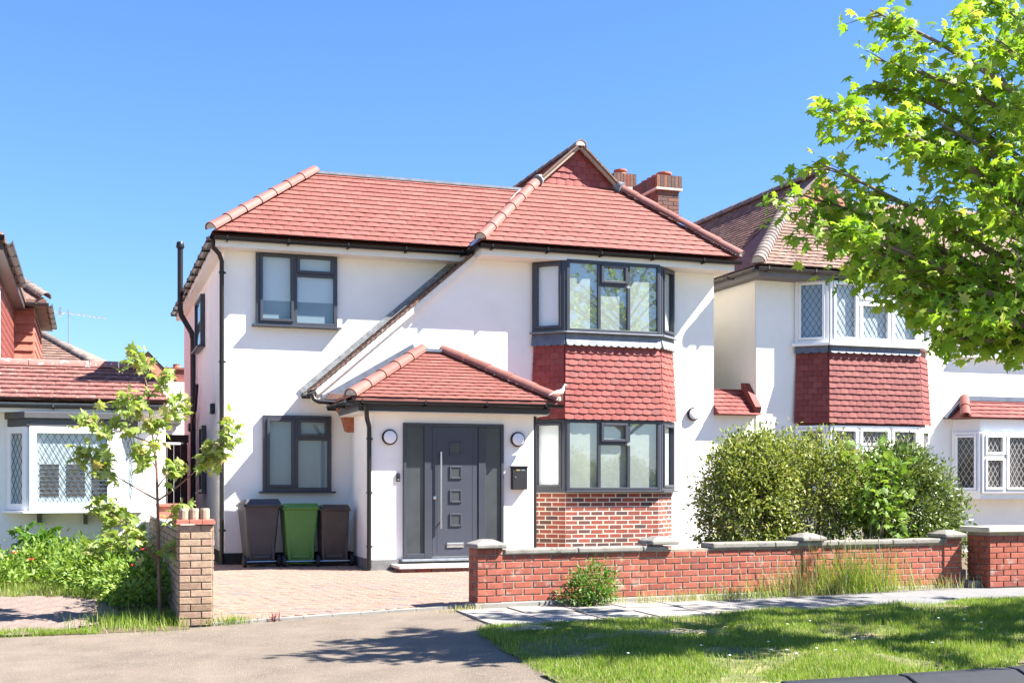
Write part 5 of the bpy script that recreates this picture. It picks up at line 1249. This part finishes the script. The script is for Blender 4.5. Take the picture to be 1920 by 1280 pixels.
tuft('sapling_grass', 'long grass around the foot of the young maple', (.55, -5.75), 1500, .17, (.3, .28), m_grass)

# bedding along the left house
P, O_ = [], []
for (cx, cy, rx, ry, h, nc) in ((-.9, -1.2, 1.1, 1.0, .38, 130), (.25, -2.2, .7, 1.5, .42, 190), (-.2, -.6, 1.1, .7, .45, 130), (.55, -4.2, .35, 1.0, .36, 90), (-1.6, -2.0, .8, .7, .34, 90)):
    p, o = clumps((cx, cy, h*.35), (rx, ry, h*.65), nc, 22, .07, shell=.3, zmin=-.1); P.append(p); O_.append(o)
P = np.concatenate(P); O_ = np.concatenate(O_)
tag(link('bed_plants', scatter_mesh(OVAL, OVAL_F, P, frames(len(P), O_, .7, 1., .25), rng.uniform(.045, .10, len(P))), m_weed), 'mixed leafy green weeds filling the bed under the bow window', 'plants', kind='stuff')
shrub('leafy_plant', 'taller broad leaved plant standing against the white wall under the bow window', (-.75, -.3, 0), [((-.75, -.3, .42), (.26, .22, .26), 26, 9, .05)], .12, m_ivy, 4, 0, tmpl=(MAPLE, MAPLE_F), cat='plant')
shrub('leafy_plant', 'pale leaved plant beside the sapling below the sunlit wall strip', (.3, -2.2, -.04), [((.3, -2.2, .55), (.3, .25, .3), 30, 8, .05)], .12, m_sap, 4, 0, tmpl=(MAPLE, MAPLE_F), cat='plant')
for (x, y, z, lb) in ((.62, -4.2, .5, 'red flower on a thin stem between sapling and brick wall, upper one'), (.50, -4.4, .33, 'red flower low in the shade beside the sapling trunk'), (-.95, -1.6, .36, 'small red flower among the weeds under the bow window'), (-.72, -1.9, .28, 'tiny red flower near the gravel edge')):
    t = thing('red_flower', lb, 'flower', (x, y, gz(x, y)))
    b = MB(); b.tube([(x, y, gz(x, y)), (x+.01, y, z*.6), (x, y, z)], .004, 5); b.build('stem', m_weed, t)
    b = MB()
    for k in range(6): a = k*math.pi/3; b.add([(x, y, z), (x+.045*math.cos(a-.4), y+.045*math.sin(a-.4), z+.03), (x+.06*math.cos(a), y+.06*math.sin(a), z+.015), (x+.045*math.cos(a+.4), y+.045*math.sin(a+.4), z+.03)], [(0, 1, 2, 3)])
    b.build('petals', m_redfl, t)

# grass blades on the verge and in the left garden
def blades(n, fx, fy, keep, h0, h1, w, name, mat, label, zoff=0.):
    x = rng.uniform(*fx, n); y = rng.uniform(*fy, n); k = np.array([keep(a, c) for a, c in zip(x, y)]); x, y = x[k], y[k]; n = len(x)
    patch = .5 + .5*np.sin(2.1*x + 1.7*np.sin(1.3*y)) * np.sin(2.9*y + 1.1*np.sin(2.2*x))
    hh = rng.uniform(h0, h1, n) * (.55 + .7*patch)
    z = np.array([gz(a, c) + zoff + vbump(a, c) for a, c in zip(x, y)])
    a = rng.random(n)*2*np.pi; le = rng.normal(0, .55, n)
    ax = np.stack([np.cos(a), np.sin(a), np.zeros(n)], 1); up_ = np.stack([-np.sin(a)*le, np.cos(a)*le, np.ones(n)], 1); up_ /= np.linalg.norm(up_, axis=1)[:, None]
    fr = np.stack([ax*(w/hh)[:, None], np.cross(up_, ax), up_], 2)
    me = scatter_mesh(BLADE, BLADE_F, np.stack([x, y, z], 1), fr, hh)
    tag(link(name, me, mat), label, 'grass', kind='stuff')
def bare(x, y):
    v = math.sin(1.9*x+.6)*math.sin(2.7*y+1.1) + .6*math.sin(4.3*x-1.7*y)
    return random.random() < (1. if v < .45 else .28)
blades(230000, (3.2, 11.4), (-11.38, -7.2), lambda x, y: x > VERGE_L(y) + random.uniform(-.07, .03) and y < PAVN(x) + random.uniform(-.03, .05) and bare(x, y), .025, .075, .0045, 'verge_grass', m_grass, 'sunlit mown grass of the roadside verge', .012)
blades(14000, (-3.0, .1), (-6.34, -5.75), lambda x, y: y < -5.95 + .12*math.sin(2*x) or x < -1.2, .03, .09, .005, 'garden_grass', m_grass, 'strip of grass between gravel patch and footway')
blades(26000, (-3.5, .88), (-4.2, -.3), lambda x, y: ((x+.75)/1.05)**2 + ((y+4.75)/1.55)**2 > 1.02, .04, .12, .006, 'bed_grass', m_grass, 'longer grass mixed into the planted bed')
# dandelions, daisies, dry cuttings
for (x, y) in ((3.82, -8.33), (4.18, -8.75), (4.42, -8.7)):
    t = thing('dandelion', 'yellow dandelion flower in the verge grass near the footway', 'dandelion', (x, y, gz(x, y)), 'dandelions in the verge')
    b = MB(); b.tube([(x, y, gz(x, y)), (x, y, gz(x, y)+.09)], .003, 5); b.build('stem', m_weed, t); b = MB(); b.lathe((x, y, gz(x, y)+.085), [(.008, 0), (.026, .008), (.022, .016), (.006, .02)], 12); b.build('flower_head', m_yellow, t)
for i in range(34):
    x, y = random.uniform(3.6, 9.5), random.uniform(-10.9, -8.0)
    if x < VERGE_L(y) + .1: continue
    t = thing('daisy', 'small white daisy in the verge grass', 'daisy', (x, y, gz(x, y)), 'daisies in the verge')
    b = MB(); z = gz(x, y) + .085; b.tube([(x, y, z-.085), (x, y, z)], .002, 4); b.build('stem', m_weed, t)
    b = MB(); b.lathe((x, y, z), [(.004, 0), (.012, .003), (.011, .006), (.003, .008)], 10); b.build('flower_head', m_petal, t)
def straw(pos, n, rad, label):
    x, y = pos; b = MB()
    for i in range(n):
        p = Vector((x + random.gauss(0, rad[0]), y + random.gauss(0, rad[1]), 0)); p.z = gz(p.x, p.y) + .03 + abs(random.gauss(0, .018)); a = random.uniform(-.6, .6); l = random.uniform(.06, .2)
        b.tube([p - Vector((math.cos(a), math.sin(a), 0))*l/2, p + Vector((0, 0, .012)), p + Vector((math.cos(a), math.sin(a), random.uniform(-.1, .15)))*l/2], .0022, 4, caps=False)
    tag(b.build('dry_cuttings', m_straw), label, 'cuttings', kind='stuff')
straw((4.95, -8.95), 170, (.3, .07), 'heap of dry grass cuttings lying on the verge')
straw((3.98, -8.25), 60, (.12, .05), 'small scatter of dry cuttings near the footway edge')
